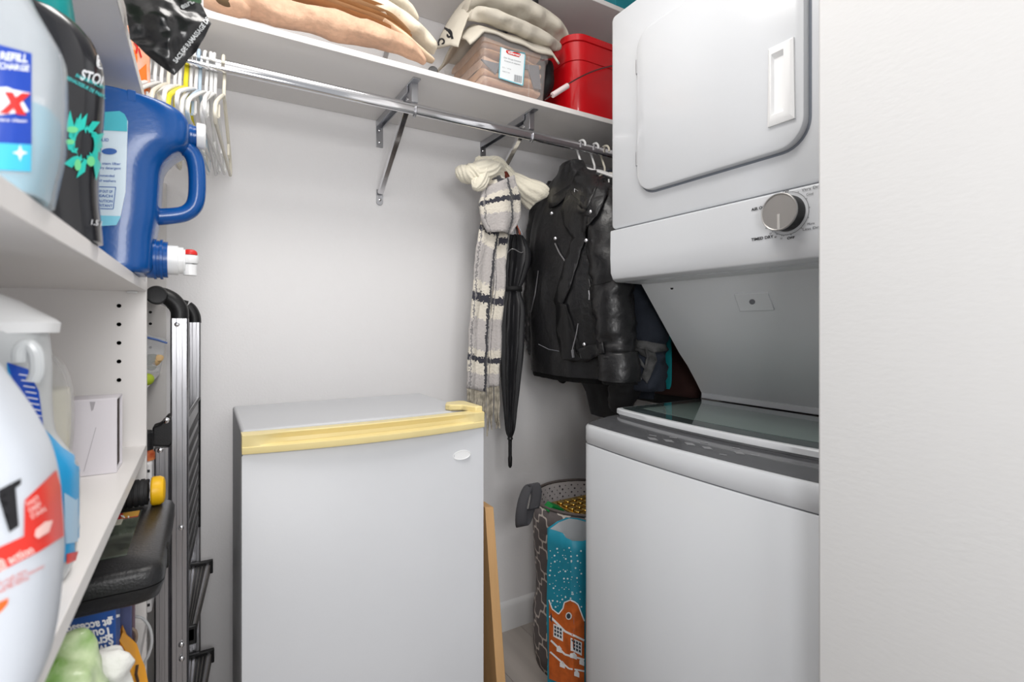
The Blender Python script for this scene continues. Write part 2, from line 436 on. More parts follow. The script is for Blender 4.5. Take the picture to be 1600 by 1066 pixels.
# lid
LX0, LX1 = .905, 1.225
def lring(z, ins=0, k=.022):
    pts = []
    for i in range(33):
        t = i/32; y = WR+.004+ins+(WL-.008-WR-.004-2*ins)*t; e = max(0, 1-min(t, 1-t)*.58/.015)
        pts.append(Vector((LX0-k*(1-(2*t-1)**2)+ins+.006*e*e, y, z+(0))))
    return pts+[Vector((LX1-ins, WL-.008-ins, z)), Vector((LX1-ins, WR+.004+ins, z))]
lid = obj('lid', loft(MB(), [lring(.9025, .004), lring(.904), lring(.914), lring(.9165, .002), lring(.9168, .006)]), APP, wd, angle=40)
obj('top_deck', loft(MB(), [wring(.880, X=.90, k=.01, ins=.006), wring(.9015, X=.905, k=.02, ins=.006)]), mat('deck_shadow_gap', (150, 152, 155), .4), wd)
GL = mat('lid_glass_tint', (62, 72, 72), .06, coat=.6, var=.15)
gl = obj('glass', loft(MB(), [lring(.9170, .010), lring(.9180, .010)]), GL, lid, label='smoked glass with a darker printed border')
def gin(z): return [Vector((LX0+.052-.02*(1-(2*i/20-1)**2), WR+.05+.49*i/20, z)) for i in range(21)]+[Vector((1.205, WR+.54, z)), Vector((1.205, WR+.05, z))]
obj('glass_window', loft(MB(), [gin(.9181), gin(.9185)]), mat('glass_pane_green', (112, 128, 124), .05, coat=.5), gl)
for y in (WR+.1, WL-.1):
    for x in (.85, 1.38): obj('foot', lathe(MB(), [(.02, 0), (.02, .012), (.012, .021)], (x, y, 0), 'Z', 12), BLK, wd)

dd = thing('tumble_dryer', (1.15, .70, .9), 'white front-loading dryer with a round timer knob, stacked above the washer', 'dryer')
DX = .90
def rrect(y0, y1, z0, z1, r, n=8):
    out = []
    for (cy, cz, a) in ((y1-r, z1-r, 0), (y0+r, z1-r, 90), (y0+r, z0+r, 180), (y1-r, z0+r, 270)):
        for k in range(n+1):
            t = radians(a+90*k/n); out.append((cy+r*cos(t), cz+r*sin(t)))
    return out
def yzloft(mb, secs, y0, y1, z0, z1, r):
    """secs: (x, inset)"""
    return loft(mb, [[Vector((x, y, z)) for y, z in rrect(y0+i, y1-i, z0+i, z1-i, max(r-i, .002))] for x, i in secs])
obj('cabinet', yzloft(MB(), [(1.43, .002), (DX+.006, 0), (DX+.002, .0015), (DX, .005)], WR, WL, 1.3745, 1.922, .014), APP, dd, angle=30)
# panel under the door with rounded lower edge
pp = [(DX+.02, 1.3715), (DX-.004, 1.3715), (DX-.007, 1.369), (DX-.008, 1.30), (DX-.006, 1.262), (DX+.001, 1.247), (DX+.014, 1.2405), (DX+.04, 1.2395), (DX+.04, 1.3715)]
mb = MB(); R = []
for y, i in ((WR-.0, .004), (WR+.004, 0), (WL-.004, 0), (WL, .004)):
    R.append([Vector((x+i*(1 if x < DX+.005 else 0), y, z)) for x, z in pp])
cpn = obj('control_panel', loft(mb, R), APP, dd, angle=32, bevel=.002)
obj('panel_gap', box(MB(), DX+.004, 1.40, WR+.003, WL-.003, 1.3712, 1.3748), INKG, dd)
# sloped housing over the washer
hp = [(.94, 1.2397), (1.0, 1.238), (1.07, 1.148), (1.145, 1.052), (1.18, 1.014), (1.215, .968), (1.247, .922), (1.247, .923), (1.44, .923), (1.44, 1.373), (.94, 1.373)]
hs = obj('sloped_housing', prism(MB(), [(x, WR+.004, z) for x, z in hp], (0, WL-.006-WR-.004, 0)), APPG, dd, bevel=.003, angle=20)
tgh = target(hs)
obj('access_hole', lathe(MB(), [(.0045, -.001), (.0045, .0006), (.003, .0008)], at(1050, 450, X=1.012), 'X', 12), DRK, hs)
def slab(name, tgt, pxs, off, m, parent, bevel=0, label=None):
    P = [onto(tgt, x, y, off) for x, y in pxs]; Q = [onto(tgt, x, y, -.0005) for x, y in pxs]
    mb = MB(); loft(mb, [Q, P]); return obj(name, mb, m, parent, bevel=bevel, label=label)
pc = slab('cover_plate', tgh, [(1148, 459), (1200, 456), (1211, 484), (1157, 486)], .003, APPG, hs, .0015)
tgp = target(pc); press('screw', tgp, [circ(1175.5, 471.5, 4.6, 4.2)], INKG, pc, off=.0008)
obj('rear_ledge', box(MB(), 1.236, 1.2455, WR+.006, WL-.008, .9187, .934), APP, dd, bevel=.001)
# door
DY0, DY1, DZ0, DZ1 = .500, .900, 1.444, 1.828
obj('door_recess', yzloft(MB(), [(DX+.003, 0), (DX-.0004, 0)], DY0-.005, DY1+.005, DZ0-.005, DZ1+.005, .052), mat('door_joint', (120, 126, 136), .5), dd)
door = obj('door', yzloft(MB(), [(DX+.001, 0), (DX-.010, 0), (DX-.014, .0015), (DX-.0158, .005)], DY0, DY1, DZ0, DZ1, .048), APP, dd, angle=32)
for z in (1.700, 1.492):
    p = at(998.5, 248 if z < 1.6 else 104, X=DX-.004)
    mb = MB(); tube(mb, [(DX-.007, .9055, p.z-.0165), (DX-.007, .9055, p.z+.0165)], .0032, 8); box(mb, DX-.005, DX-.001, .905, .912, p.z-.016, p.z+.016)
    hg = obj('hinge', mb, ZINC, dd)
# handle: moulded pocket
hy0, hy1 = .516, .562; hz0, hz1 = 1.494, 1.632; X0 = DX-.0158
mb = MB()
outer = [(hy0-.002, hz0-.004), (hy1+.002, hz0-.004), (hy1, hz1), (hy0, hz1)]
top = [(hy0+.004, hz0+.004), (hy1-.004, hz0+.006), (hy1-.004, hz1-.006), (hy0+.004, hz1-.004)]
inn = [(hy0+.016, hz0+.014), (hy1-.007, hz0+.014), (hy1-.007, hz1-.014), (hy0+.016, hz1-.014)]
inb = [(hy0+.020, hz0+.020), (hy1-.009, hz0+.018), (hy1-.009, hz1-.022), (hy0+.020, hz1-.022)]
R = [[Vector((X0-dx, y, z)) for y, z in q] for q, dx in ((outer, -.001), (outer, .004), (top, .0075), (inn, .0075), (inb, -.004))]
# the pocket floor sits below the door skin, so cut the skin visually with a deeper tray
R[4] = [Vector((X0-.0008, y, z)) for y, z in inb]
obj('handle', loft(mb, R), WHT, door, angle=25)
obj('strike', lathe(MB(), [(.003, .0), (.003, -.003), (.0015, -.004)], at(1260, 126, X=DX+.0)+Vector((0, .001, 0)), 'X', 10), ZINC, dd)
# knob
kc = Vector((DX-.008, .5335, 1.3287))
KB = mat('knob_silver', (168, 166, 164), .38, .75, bump=.06, bscale=400)
kn = obj('timer_knob', lathe(MB(), [(.0320, .001), (.0320, -.004), (.0312, -.022), (.0308, -.0235)], kc, 'X', 48), BLK, dd)
obj('knob_face', lathe(MB(), [(.0320, -.0225), (.0328, -.024), (.0330, -.0275), (.0318, -.0285), (.0304, -.0278), (.0298, -.0268), (.0001, -.0265)], kc, 'X', 48), KB, kn, angle=25)
obj('knob_pointer', box(MB(), kc.x-.0285, kc.x-.0262, kc.y-.0022, kc.y+.0022, kc.z-.0315, kc.z-.004), mat('pointer_light', (205, 203, 200), .3, .5), kn, bevel=.0006)
# dial printing: drawn straight on the panel plane
def pl(polys, m, name):
    vs = []; mb = MB()
    for v, f in polys: mb.add([(DX-.0086, y, z) for y, z in v], f)
    return obj(name, mb, m, cpn, smooth=False)
def tpl(s, y, z, h, b=.0, wk=1.0):     # text reads towards -Y when seen from -X
    v, f = text2d(s, b); x0 = min(a[0] for a in v)
    return ([(y-(a-x0)*h/.7*wk, z+c*h/.7) for a, c in v], f)
def arc(r, a0, a1, w, n=40):
    P = [(kc.y-r*cos(radians(a0+(a1-a0)*k/n)), kc.z+r*sin(radians(a0+(a1-a0)*k/n))) for k in range(n+1)]
    Q = [(kc.y-(r+w)*cos(radians(a0+(a1-a0)*k/n)), kc.z+(r+w)*sin(radians(a0+(a1-a0)*k/n))) for k in range(n+1)]
    return (P+Q[::-1], [tuple(range(2*len(P)))])
pr = [tpl('AIR ONLY', .6040, 1.3465, .0052, .03, 1.15), tpl('TIMED DRY', .6040, 1.2895, .0052, .03, 1.15), tpl('OFF', .5420, 1.3665, .0036, .03, 1.3), tpl('OFF', .5340, 1.2825, .0042, .03, 1.3)]
pl(pr, INK, 'dial_lettering')
pr = [tpl('Very Dry', .5080, 1.3625, .0046, 0, 1.3), tpl('Less Dry', .5060, 1.2935, .0046, 0, 1.3), tpl('Cool', .500, 1.353, .0042), tpl('More', .498, 1.302, .004), arc(.0375, -128, 84, .0007, 80)]
for s, a in (('10', 122), ('20', 150), ('30', 178), ('40', 206), ('50', 224), ('60', 240), ('70', 255), ('20', 137), ('45', 192)):
    y = kc.y-.0445*cos(radians(a)); z = kc.z+.0445*sin(radians(a)); pr.append(tpl(s, y+.002, z-.0015, .0032))
for a in (60, 30, 5, -20, -50, -80, -100, 207, 225, 240, 255, 180, 150):
    y = kc.y-.0395*cos(radians(a)); z = kc.z+.0395*sin(radians(a))
    pr.append(([(y+.0008*cos(t), z+.0008*sin(t)) for t in [2*pi*k/8 for k in range(8)]], [tuple(range(8))]))
pl(pr, mat('dial_ink', (70, 72, 76), .5), 'dial_marks')
# ================================================================== THINGS ON THE UPPER LEFT SHELF
ZUt = ZU+TH+.0004; ZLt = ZL+TH+.0004; ZBt = ZB+TH+.0004; ZTt = ZT+TH+.0004
def vloft(secs, e=3.0, n=40):
    """secs: (z, cx, cy, a, b[, e])"""
    return loft(MB(), [sup(s[1], s[2], s[0], s[3], s[4], s[5] if len(s) > 5 else e, n) for s in secs])
def densify(secs, k=5):
    out = []; P = [secs[0]]+list(secs)+[secs[-1]]
    for i in range(1, len(P)-2):
        for j in range(k):
            t = j/k; r = []
            for a, b, c, d in zip(P[i-1], P[i], P[i+1], P[i+2]):
                r.append(.5*((2*b)+(c-a)*t+(2*a-5*b+4*c-d)*t*t+(3*b-a-3*c+d)*t**3))
            out.append(tuple(r))
    return out+[secs[-1]]
# --- clear bottle with the blue label
CLR = mat('milky_clear_plastic', (224, 230, 236), .14, alpha=.42)
CYA = mat('cyan_liquid', (70, 178, 204), .2)
t1 = thing('detergent_bottle', (-.15, .42, ZUt), 'clear bottle of cyan liquid with a blue label, nearest on the upper shelf', 'bottle')
Yb = .42
def edge(py, px, Y): p = at(px, py, Y=Y); return p.z, p.x
LEFT = -.232
secs = []
for px, py in ((84, 326), (95, 275), (102, 240), (105, 170), (104, 110), (98, 88), (76, 50), (58, 18), (46, -10)):
    z, x = edge(py, px, Yb+.008); z = max(z, ZUt); k = (x-LEFT)
    secs.append((z, (x+LEFT)/2, Yb, k/2, .040 if z < 1.26 else .040-.1*(z-1.26)))
secs[0] = (ZUt,)+secs[0][1:]
secs.append((1.365, -.152, Yb, .045, .028)); secs.append((1.395, -.152, Yb, .024, .024)); secs.append((1.40, -.152, Yb, .022, .022))
secs = densify(secs, 3)
body1 = obj('body', vloft(secs, 3.6), CLR, t1, angle=60)
lq = [(z, cx, cy, a-.003, b-.003) for z, cx, cy, a, b in secs if z < 1.262]
lq[0] = (ZUt+.002,)+lq[0][1:]
obj('liquid', vloft(lq, 3.6), CYA, t1, angle=60)
obj('cap', lathe(MB(), [(.026, 1.400), (.026, 1.430), (.022, 1.434)], (-.152, Yb, 0), 'Z', 28), WHT, t1, bevel=.001)
tb = target(body1)
BLU = mat('label_blue', (24, 66, 170), .35); CYL = mat('label_light_blue', (70, 190, 226), .35); NAV = mat('label_navy', (20, 40, 110), .4)
lb = press('label', tb, [poly((-40, 60), (49, 84), (48, 226), (-40, 222))], BLU, t1, off=.0006, label='blue label with a red X and white lettering')
press('label_band', tb, [poly((-40, 222), (48, 226), (47, 268), (-40, 264))], CYL, t1, off=.0006, label='light blue foot of the label')
press('label_lettering', tb, [tx('REFILL', 0, 94, 42, 12, 6, .03), tx('RECHARGE', -14, 107, 58, 9, 5, .03), poly((-40, 140), (10, 137), (20, 141), (46, 146), (34, 158), (44, 175), (20, 178), (-40, 186)), poly((30, 226), (33, 236), (42, 239), (33, 242), (30, 252), (27, 242), (18, 239), (27, 236))], mat('label_white', (235, 240, 248), .4), lb or t1, off=.0011)
press('label_letter_x', tb, [tx('X', -2, 174, 42, 27, 4, .10, .15)], RED, lb or t1, off=.0016)
press('label_small_print', tb, [tx('ultra clean', -6, 190, 46, 5, 2, .01)], WHTP, lb or t1, off=.0012)
# --- black bottle, shrink sleeve with teal burst
t2 = thing('scent_booster_bottle', (-.14, .62, ZUt), 'black sleeved bottle with a teal cap and a teal starburst, beside the blue jug', 'bottle')
BSL = mat('black_sleeve', (30, 31, 36), .22, bump=.35, bscale=25, coat=.4); TEAL = mat('teal_plastic', (0, 134, 134), .3)
Yp = .60; secs = []
for px, py in ((162, 396), (160, 360), (155, 300), (158, 240), (164, 180), (163, 120), (152, 82), (136, 60), (122, 48)):
    z, x = edge(py, px, Yp+.005); z = max(z, ZUt); lf = -.215 if py > 60 else -.205; secs.append((z, (x+lf)/2, Yp, (x-lf)/2, .040+.0*z))
secs[0] = (ZUt,)+secs[0][1:]
secs = densify(secs, 3)
body2 = obj('sleeve', vloft(secs, 2.5), BSL, t2, angle=60)
top = at(96, 44, Y=Yp)
obj('cap', vloft([(top.z-.012, top.x-.026, Yp, .036, .030), (top.z+.002, top.x-.026, Yp, .036, .030), (top.z+.035, top.x-.027, Yp, .033, .028), (top.z+.044, top.x-.027, Yp, .028, .022), (top.z+.045, top.x-.027, Yp, .022, .018)], 2.6), TEAL, t2, angle=50, label='teal cap')
tb = target(body2)
press('lettering', tb, [tx('UN', 149, 106, 34, 19, 3, .05), tx('STOPABLES', 124, 124, 84, 16, 16, .03)], mat('silver_print', (222, 224, 228), .35), t2, off=.0008)
press('small_lettering', tb, [tx('IN-WASH SCENT', 117, 120, 52, 5.5, 24, .02), tx('REHAUSSEUR DE PARFUM', 103, 124, 72, 5.5, 27, .02)], mat('teal_print', (70, 190, 190), .35), t2, off=.0008)
press('volume_lettering', tb, [tx('1.5 kg', 141, 351, 24, 8, 9, .02)], mat('silver_print', (222, 224, 228), .35), t2, off=.0008)
BT = mat('burst_teal', (40, 205, 190), .3); BG = mat('burst_green', (120, 220, 150), .35)
pr = []
random.seed(3)
for k in range(26):
    a = 2*pi*k/26+random.uniform(-.08, .08); r1 = random.uniform(26, 52) if k % 3 else random.uniform(48, 66); c0 = (131, 226)
    pr.append(poly((c0[0]+20*cos(a-.16)*.75, c0[1]+24*sin(a-.16)), (c0[0]+r1*.7*cos(a+.05)*.75, c0[1]+r1*.75*sin(a+.05)), (c0[0]+r1*.8*cos(a+.45)*.75, c0[1]+r1*sin(a+.45)), (c0[0]+r1*.5*cos(a+.34)*.75, c0[1]+r1*.55*sin(a+.34)), (c0[0]+20*cos(a+.16)*.75, c0[1]+24*sin(a+.16))))
press('starburst', tb, pr, BT, t2, off=.0009)
press('starburst_core', tb, [circ(112, 203, 9, 5), circ(108, 222, 7, 4), circ(120, 258, 5, 9), circ(140, 252, 6, 8)], BG, t2, off=.0013)
# --- blue jug with tap
t3 = thing('detergent_jug', (-.11, .95, ZUt), 'large blue laundry detergent jug with a loop handle and red push tap', 'jug')
JB = mat('jug_blue', (8, 78, 150), .26, bump=.08, bscale=200, coat=.15)
Yj = .95; jl = -.235; secs = []
for px, py in ((222, 431), (236, 424), (240, 405), (241, 372), (247, 340), (250, 300), (254, 262), (272, 240), (292, 228), (297, 205), (292, 184), (270, 168), (232, 157), (224, 152), (222, 148)):
    z, x = edge(py, px, Yj-.03); z = max(z, ZUt); secs.append((z, (x+jl)/2, Yj, (x-jl)/2, .058))
secs[0] = (ZUt,)+secs[0][1:4]+(.050,); z, cx, cy, a, b = secs[-1]; secs[-1] = (z, cx, cy, a-.008, .040); secs[-2] = secs[-2][:4]+(.050,)
secs = sorted(densify(secs, 3), key=lambda s: s[0])
jb = obj('body', vloft(secs, 4.5, 56), JB, t3, angle=60)
pts = [at(px, py, Y=Yj) for px, py in ((284, 228), (300, 240), (307, 262), (308, 300), (303, 322), (288, 334), (262, 338), (240, 339))]
obj('handle', tube(MB(), spline(pts, 5), [.013, .0125, .012, .012, .012, .0125, .013], 16), JB, t3, angle=60)
p = at(296, 212, Y=Yj); obj('spout', lathe(MB(), [(.0175, -.012), (.0175, .004), (.0160, .0045), (.0160, .012)], p, 'X', 28), JB, t3)
q = at(306, 212, Y=Yj); sp = obj('spout_cap', lathe(MB(), [(.0195, .001), (.0195, .0115), (.0180, .0135), (.0001, .0135)], q, 'X', 32), WHT, t3, bevel=.0006, label='white screw cap')
p = at(238, 405, Y=Yj)
obj('tap_neck', lathe(MB(), [(.0290, -.006), (.0290, .002), (.0305, .0025), (.0305, .006), (.0285, .0065), (.0285, .010), (.0305, .0105), (.0305, .014), (.0275, .0145), (.0275, .020)], p, 'X', 36), JB, t3, angle=25)
mb = MB(); prof = []
for k in range(36):
    pass
lathe(mb, [(.0225, .020), (.0225, .033), (.0205, .034), (.0205, .040), (.0175, .0405), (.0175, .0425), (.0065, .043), (.0065, .0515)], p, 'X', 36)
tp = obj('tap', mb, WHT, t3, angle=25, label='white tap')
e = at(297, 408, Y=Yj)
mb = MB(); lathe(mb, [(.0105, -.004), (.0115, -.002), (.0115, .0065), (.0110, .0085)], e, 'Z', 28); lathe(mb, [(.0082, -.0225), (.0092, -.0225), (.0096, -.006), (.009, -.006)], e, 'Z', 24)
obj('nozzle', mb, WHT, tp, angle=30)
obj('button', lathe(MB(), [(.0098, .0095), (.0100, .0125), (.0086, .0158), (.005, .0178), (.0001, .0182)], e, 'Z', 24), RED, tp, angle=60, label='red push button')
tj = target(jb)
LBL = mat('jug_label', (208, 226, 238), .35); LBT = mat('jug_label_teal', (60, 180, 196), .35)
jlb = press('label', tj, [poly((120, 178), (187, 174), (195, 179), (200, 190), (196, 300), (188, 340), (182, 352), (120, 356))], LBL, t3, off=.0007, label='pale blue label with small blue print')
press('label_header', tj, [poly((120, 178), (187, 174), (195, 179), (199, 188), (199, 206), (120, 202))], LBT, jlb, off=.0012)
press('label_foot', tj, [poly((120, 336), (189, 338), (182, 352), (120, 356))], mat('jug_label_foot', (120, 200, 225), .35), jlb, off=.0012)
pr = [tx('LIQUID', 150, 221, 20, 5, 2, .01), circ(171, 237, 12, 5)] + [tx(s, 145, y, wd_, 4, 2, .01) for s, y, wd_ in (('with stain lifter', 257, 44), ('laundry detergent', 264, 44), ('recommended', 276, 34), ('for all washers', 284, 36))] + line([(146, 292), (181, 293), (177, 327), (146, 326)], 1.2) + [tx(s, 150, y, 26, 4, 2, .02) for s, y in (('KEEP OUT OF', 301), ('REACH', 308), ('CAUTION', 316), ('IRRITANT', 323))]
press('label_lettering', tj, pr, mat('label_blue_ink', (30, 90, 170), .4), jlb, off=.0014)
# moulded clips along the jug's shoulder
for px in (205,):
    p = at(px, 153, Y=Yj-.03); obj('moulded_rib', box(MB(), p.x-.002, p.x+.008, Yj-.058, Yj+.02, p.z-.014, p.z+.0015), JB, t3, bevel=.001)

# ================================================================== BLACK BAG AND GREEN BOX ON THE TOPMOST LEFT SHELF
BAG = mat('black_bag_film', (26, 26, 28), .28, bump=.7, bscale=45, coat=.3)
def quad(P, u, v):      # P: tl,tr,br,bl
    return P[0]*(1-u)*(1-v)+P[1]*u*(1-v)+P[2]*u*v+P[3]*(1-u)*v
Y0 = .80
P = [at(168, -70, Y=Y0+.02), at(348, -70, Y=Y0), at(322, 38, Y=Y0-.01), at(276, 118, Y=Y0+.0)]
def bagf(off):
    def f(u, v):
        # outline with a pointed corner at the bottom
        if True:
            A = [at(158, -90, Y=Y0), at(196, 8, Y=Y0), at(203, 60, Y=Y0), at(226, 84, Y=Y0), at(272, 118, Y=Y0)]
            B = [at(370, -90, Y=Y0), at(310, 0, Y=Y0), at(330, 38, Y=Y0), at(310, 76, Y=Y0), at(272, 119, Y=Y0)]
            k = v*4; i = min(int(k), 3); k -= i; a = A[i].lerp(A[i+1], k); b = B[i].lerp(B[i+1], k)
        p = a.lerp(b, u); m = 4*u*(1-u)*min(1, 3*(1-v))
        return p+Vector((0, off*.013*m + .016*nz(p*1.0, 22, 2)*m + .007*nz(p, 60, 4), 0))
    return f
t = thing('dog_waste_bag', tuple(at(272, 60, Y=Y0)), 'crinkled black plastic bag with small white lettering hanging off the topmost shelf', 'bag')
mb = MB(); grid(mb, bagf(-1), 26, 26); n0 = obj('front_film', mb, BAG, t, angle=80)
mb = MB(); grid(mb, bagf(1), 26, 26); obj('rear_film', mb, BAG, t, angle=80)
tgb = target(n0); SP = mat('bag_print', (205, 208, 210), .4)
press('lettering', tgb, [tx('SACS DE RAMASSAGE DE', 275, 99, 86, 7.5, -52, .03)], SP, n0, off=.0012)
press('small_lettering', tgb, [tx('earth', 284, 15, 26, 9, -28, .04)], SP, n0, off=.0012)
t = obj('green_box', box(MB(), -.30, at(315, 8, Y=.722).x, .700, .733, ZTt+.0002, ZTt+.045), mat('sage_green', (112, 160, 118), .6), bevel=.002)
tag(t, 'sage green box jutting out at the very top edge, above the black plastic bag', 'box')
# orange printed bag past the shelf end
t = thing('snack_bag', tuple(at(216, 110, Y=1.22)), 'orange and white printed bag, a narrow sliver behind the topmost left shelf', 'bag')
Pq = [at(196, 40, Y=1.22), at(232, 40, Y=1.25), at(236, 190, Y=1.25), at(196, 190, Y=1.22)]
def f(u, v):
    p = quad(Pq, u, v); return p+Vector((.0, .012*nz(p, 18, 1), .0))
mb = MB(); grid(mb, f, 12, 18); ob = obj('film', mb, mat('pink_film', (238, 200, 190), .35, var=.5, vscale=14, var2=(244, 140, 60)), t, solid=.004)
to = target(ob)
press('print', to, [circ(208, 92, 5, 14), poly((214, 112), (227, 100), (229, 148), (219, 152)), circ(206, 120, 4, 8)], mat('orange_print', (240, 120, 40), .4), ob, off=.0035)
press('lettering', to, line([(208, 66), (213, 74), (211, 84)], 3)+line([(215, 76), (219, 90)], 2), RED, ob, off=.0038)

# ================================================================== THINGS ON THE LOWER LEFT SHELF
# --- white jug with red label
WJ = mat('white_jug_plastic', (208, 214, 223), .34, coat=.1)
t4 = thing('stain_remover_jug', (-.15, .41, ZLt), 'white jug with a red label, closest to the viewer at the bottom left', 'jug')
Yk = .405; secs = []; lf = -.235
for px, py in ((60, 1062), (76, 1030), (88, 985), (96, 930), (101, 870), (101, 830), (97, 785), (92, 742), (78, 692), (50, 640), (20, 592), (0, 568), (-22, 552)):
    z, x = edge(py, px, Yk+.012); z = max(z, ZLt); secs.append((z, (x+lf)/2, Yk, (x-lf)/2, .050-(.012 if py < 640 else 0)))
secs[0] = (ZLt,)+secs[0][1:]
secs.append((secs[-1][0]+.012, -.165, Yk, .030, .026)); secs.append((secs[-1][0]+.02, -.165, Yk, .022, .022))
sc4 = sorted(densify(secs, 3), key=lambda s: s[0])
b4 = obj('body', vloft(sc4, 3.2, 48), WJ, t4, angle=60)
zc = sc4[-1][0]; obj('cap', lathe(MB(), [(.027, -.004), (.027, .022), (.024, .025)], (-.165, Yk, zc), 'Z', 28), WHT, t4, bevel=.001)
tb = target(b4); RLB = mat('label_red', (226, 58, 48), .35)
press('label', tb, [poly((-30, 868), (36, 838), (37, 782), (86, 735), (93, 762), (98, 838), (60, 862), (-30, 908))], RLB, t4, off=.0007, label='red diagonal label band')
press('lettering', tb, [poly((-4, 766), (30, 748), (30, 757), (22, 763), (27, 822), (13, 832), (9, 770), (-4, 777))], INK, t4, off=.0010)
press('white_lettering', tb, [tx('FAST', 40, 792, 22, 7, -32, .02), tx('DEEP', 43, 802, 22, 7, -32, .02), tx('STAIN', 46, 812, 26, 7, -32, .02), tx('@ action', -6, 890, 62, 13, -25, .03), poly((52, 828), (66, 816), (78, 814), (72, 832), (64, 828), (56, 842), (50, 838))], mat('label_pale', (248, 206, 200), .4), t4, off=.0014)
press('red_lettering', tb, [tx('fights tough stains', -10, 918, 56, 6, -26, .0), tx('enlève les taches', -12, 932, 62, 6, -26, .0), tx('tough stain remover', 2, 920, 74, 6, -27, .0)], mat('red_fade', (226, 120, 112), .4), t4, off=.0010)
press('orange_flash', tb, [poly((-10, 944), (12, 934), (10, 944), (0, 956), (-10, 962))], mat('orange_flash', (240, 112, 50), .4), t4, off=.0010)
# --- second: translucent bottle, big white cap, blue label
t5 = thing('cleaner_bottle', (-.16, .56, ZLt), 'spouted bottle with a big white cap and a blue label, behind the white jug', 'bottle')
MIL = mat('translucent_bottle', (222, 226, 228), .18, alpha=.7)
Yc = .56; lf = -.27; secs = []
for px, py in ((112, 890), (122, 860), (126, 800), (127, 745), (120, 716), (100, 690), (88, 668), (84, 620), (84, 570), (81, 530), (76, 512)):
    z, x = edge(py, px, Yc+.012); z = max(z, ZLt); secs.append((z, (x+lf)/2, Yc, (x-lf)/2, .045))
secs[0] = (ZLt,)+secs[0][1:]
sc5 = sorted(densify(secs, 3), key=lambda s: s[0])
b5 = obj('body', vloft(sc5, 2.8, 48), MIL, t5, angle=60)
zt = sc5[-1][0]
mb = vloft([(zt-.004, -.186, Yc, .082, .043), (zt+.004, -.186, Yc, .083, .044), (zt+.007, -.186, Yc, .080, .042), (zt+.022, -.195, Yc, .066, .036), (zt+.034, -.205, Yc, .050, .032), (zt+.042, -.212, Yc, .038, .028), (zt+.044, -.212, Yc, .032, .024)], 2.5)
obj('cap', mb, WHT, t5, angle=28)
tb = target(b5)
press('label', tb, [poly((10, 568), (42, 578), (58, 612), (66, 668), (96, 700), (120, 716), (127, 740), (127, 800), (124, 856), (98, 880), (40, 880), (20, 700))], mat('label_cyan', (40, 158, 216), .3), t5, off=.0008, label='cyan and navy label')
press('label_navy', tb, [poly((10, 566), (42, 577), (58, 612), (66, 672), (52, 662), (24, 610))], mat('label_navy2', (24, 74, 180), .3), t5, off=.0013)
press('label_white', tb, [poly((98, 770), (116, 782), (126, 770), (125, 846), (100, 850)), ], mat('label_pale_blue', (176, 208, 232), .35), t5, off=.0013)
press('label_red', tb, [poly((101, 866), (119, 862), (115, 876), (101, 882))], RLB, t5, off=.0015)
press('label_stripes', tb, [p for y in range(585, 650, 9) for p in line([(28+(y-585)*.35, y), (48+(y-585)*.22, y+3)], 1.5)], WHTP, t5, off=.0016)
# handle opening drawn as a real loop beside the neck
pts = [at(x, y, Y=Yc-.047) for x, y in ((30, 566), (32, 546), (44, 538), (56, 552), (58, 580), (52, 596))]
obj('handle_rim', tube(MB(), spline(pts, 5), .0045, 10), MIL, t5)
# --- third: rounded jug with cream liquid
t6 = thing('softener_jug', (-.18, .74, ZLt), 'rounded clear jug holding cream coloured liquid, beside the white box', 'jug')
secs = []; lf = -.27
for px, py in ((98, 800), (108, 760), (112, 720), (117, 680), (118, 640), (116, 605), (109, 580), (98, 562), (88, 552), (80, 548)):
    z, x = edge(py, px, .75); z = max(z, ZLt); secs.append((z, (x+lf)/2, .74, (x-lf)/2, .05))
secs[0] = (ZLt,)+secs[0][1:]
sc6 = sorted(densify(secs, 3), key=lambda s: s[0])
obj('body', vloft(sc6, 2.4, 40), mat('clear_jug', (226, 226, 224), .12, alpha=.35), t6, angle=60)
lq = [(z, cx, cy, a-.003, b-.003) for z, cx, cy, a, b in sc6 if z < at(118, 606, Y=.74).z]; lq[0] = (ZLt+.002,)+lq[0][1:]
obj('liquid', vloft(lq, 2.4, 40), mat('cream_liquid', (226, 222, 204), .4), t6)
zt = sc6[-1][0]; obj('cap', lathe(MB(), [(.03, -.002), (.03, .02), (.027, .024)], (sc6[-1][1], .74, zt), 'Z', 28), WHT, t6, bevel=.001)
# --- white carton
t7 = thing('white_carton', (-.15, .94, ZLt), 'plain white carton with a dark open side, at the lower shelf end', 'box')
WP = mat('white_card', (226, 222, 228), .6, bump=.06, bscale=90); zt = at(182, 622, Y=.91).z
X1 = at(183, 700, Y=.91).x; DBR = mat('dark_brown_card', (52, 38, 36), .7)
obj('front_face', box(MB(), -.245, X1, .908, .911, ZLt, zt), WP, t7, bevel=.0006)
obj('rear_face', box(MB(), -.245, X1, .962, .965, ZLt, zt), WP, t7, bevel=.0006)
obj('side_face', box(MB(), -.245, -.242, .911, .962, ZLt, zt), WP, t7)
obj('base_face', box(MB(), -.242, X1, .911, .962, ZLt, ZLt+.002), WP, t7)
obj('top_face', box(MB(), -.242, X1, .911, .962, zt-.002, zt), WP, t7)
obj('inner_sleeve', box(MB(), -.235, X1-.003, .9125, .9605, ZLt+.004, zt-.004), DBR, t7, label='dark brown inner sleeve')
tc7 = target([o for o in t7.children if o.name.startswith('front_face')][0])
press('crease', tc7, line([(131, 737), (150, 668)], .9)+[poly((139, 623), (151, 621), (146, 640), (143, 643))], mat('crease_grey', (176, 172, 178), .7), t7, off=.0004)

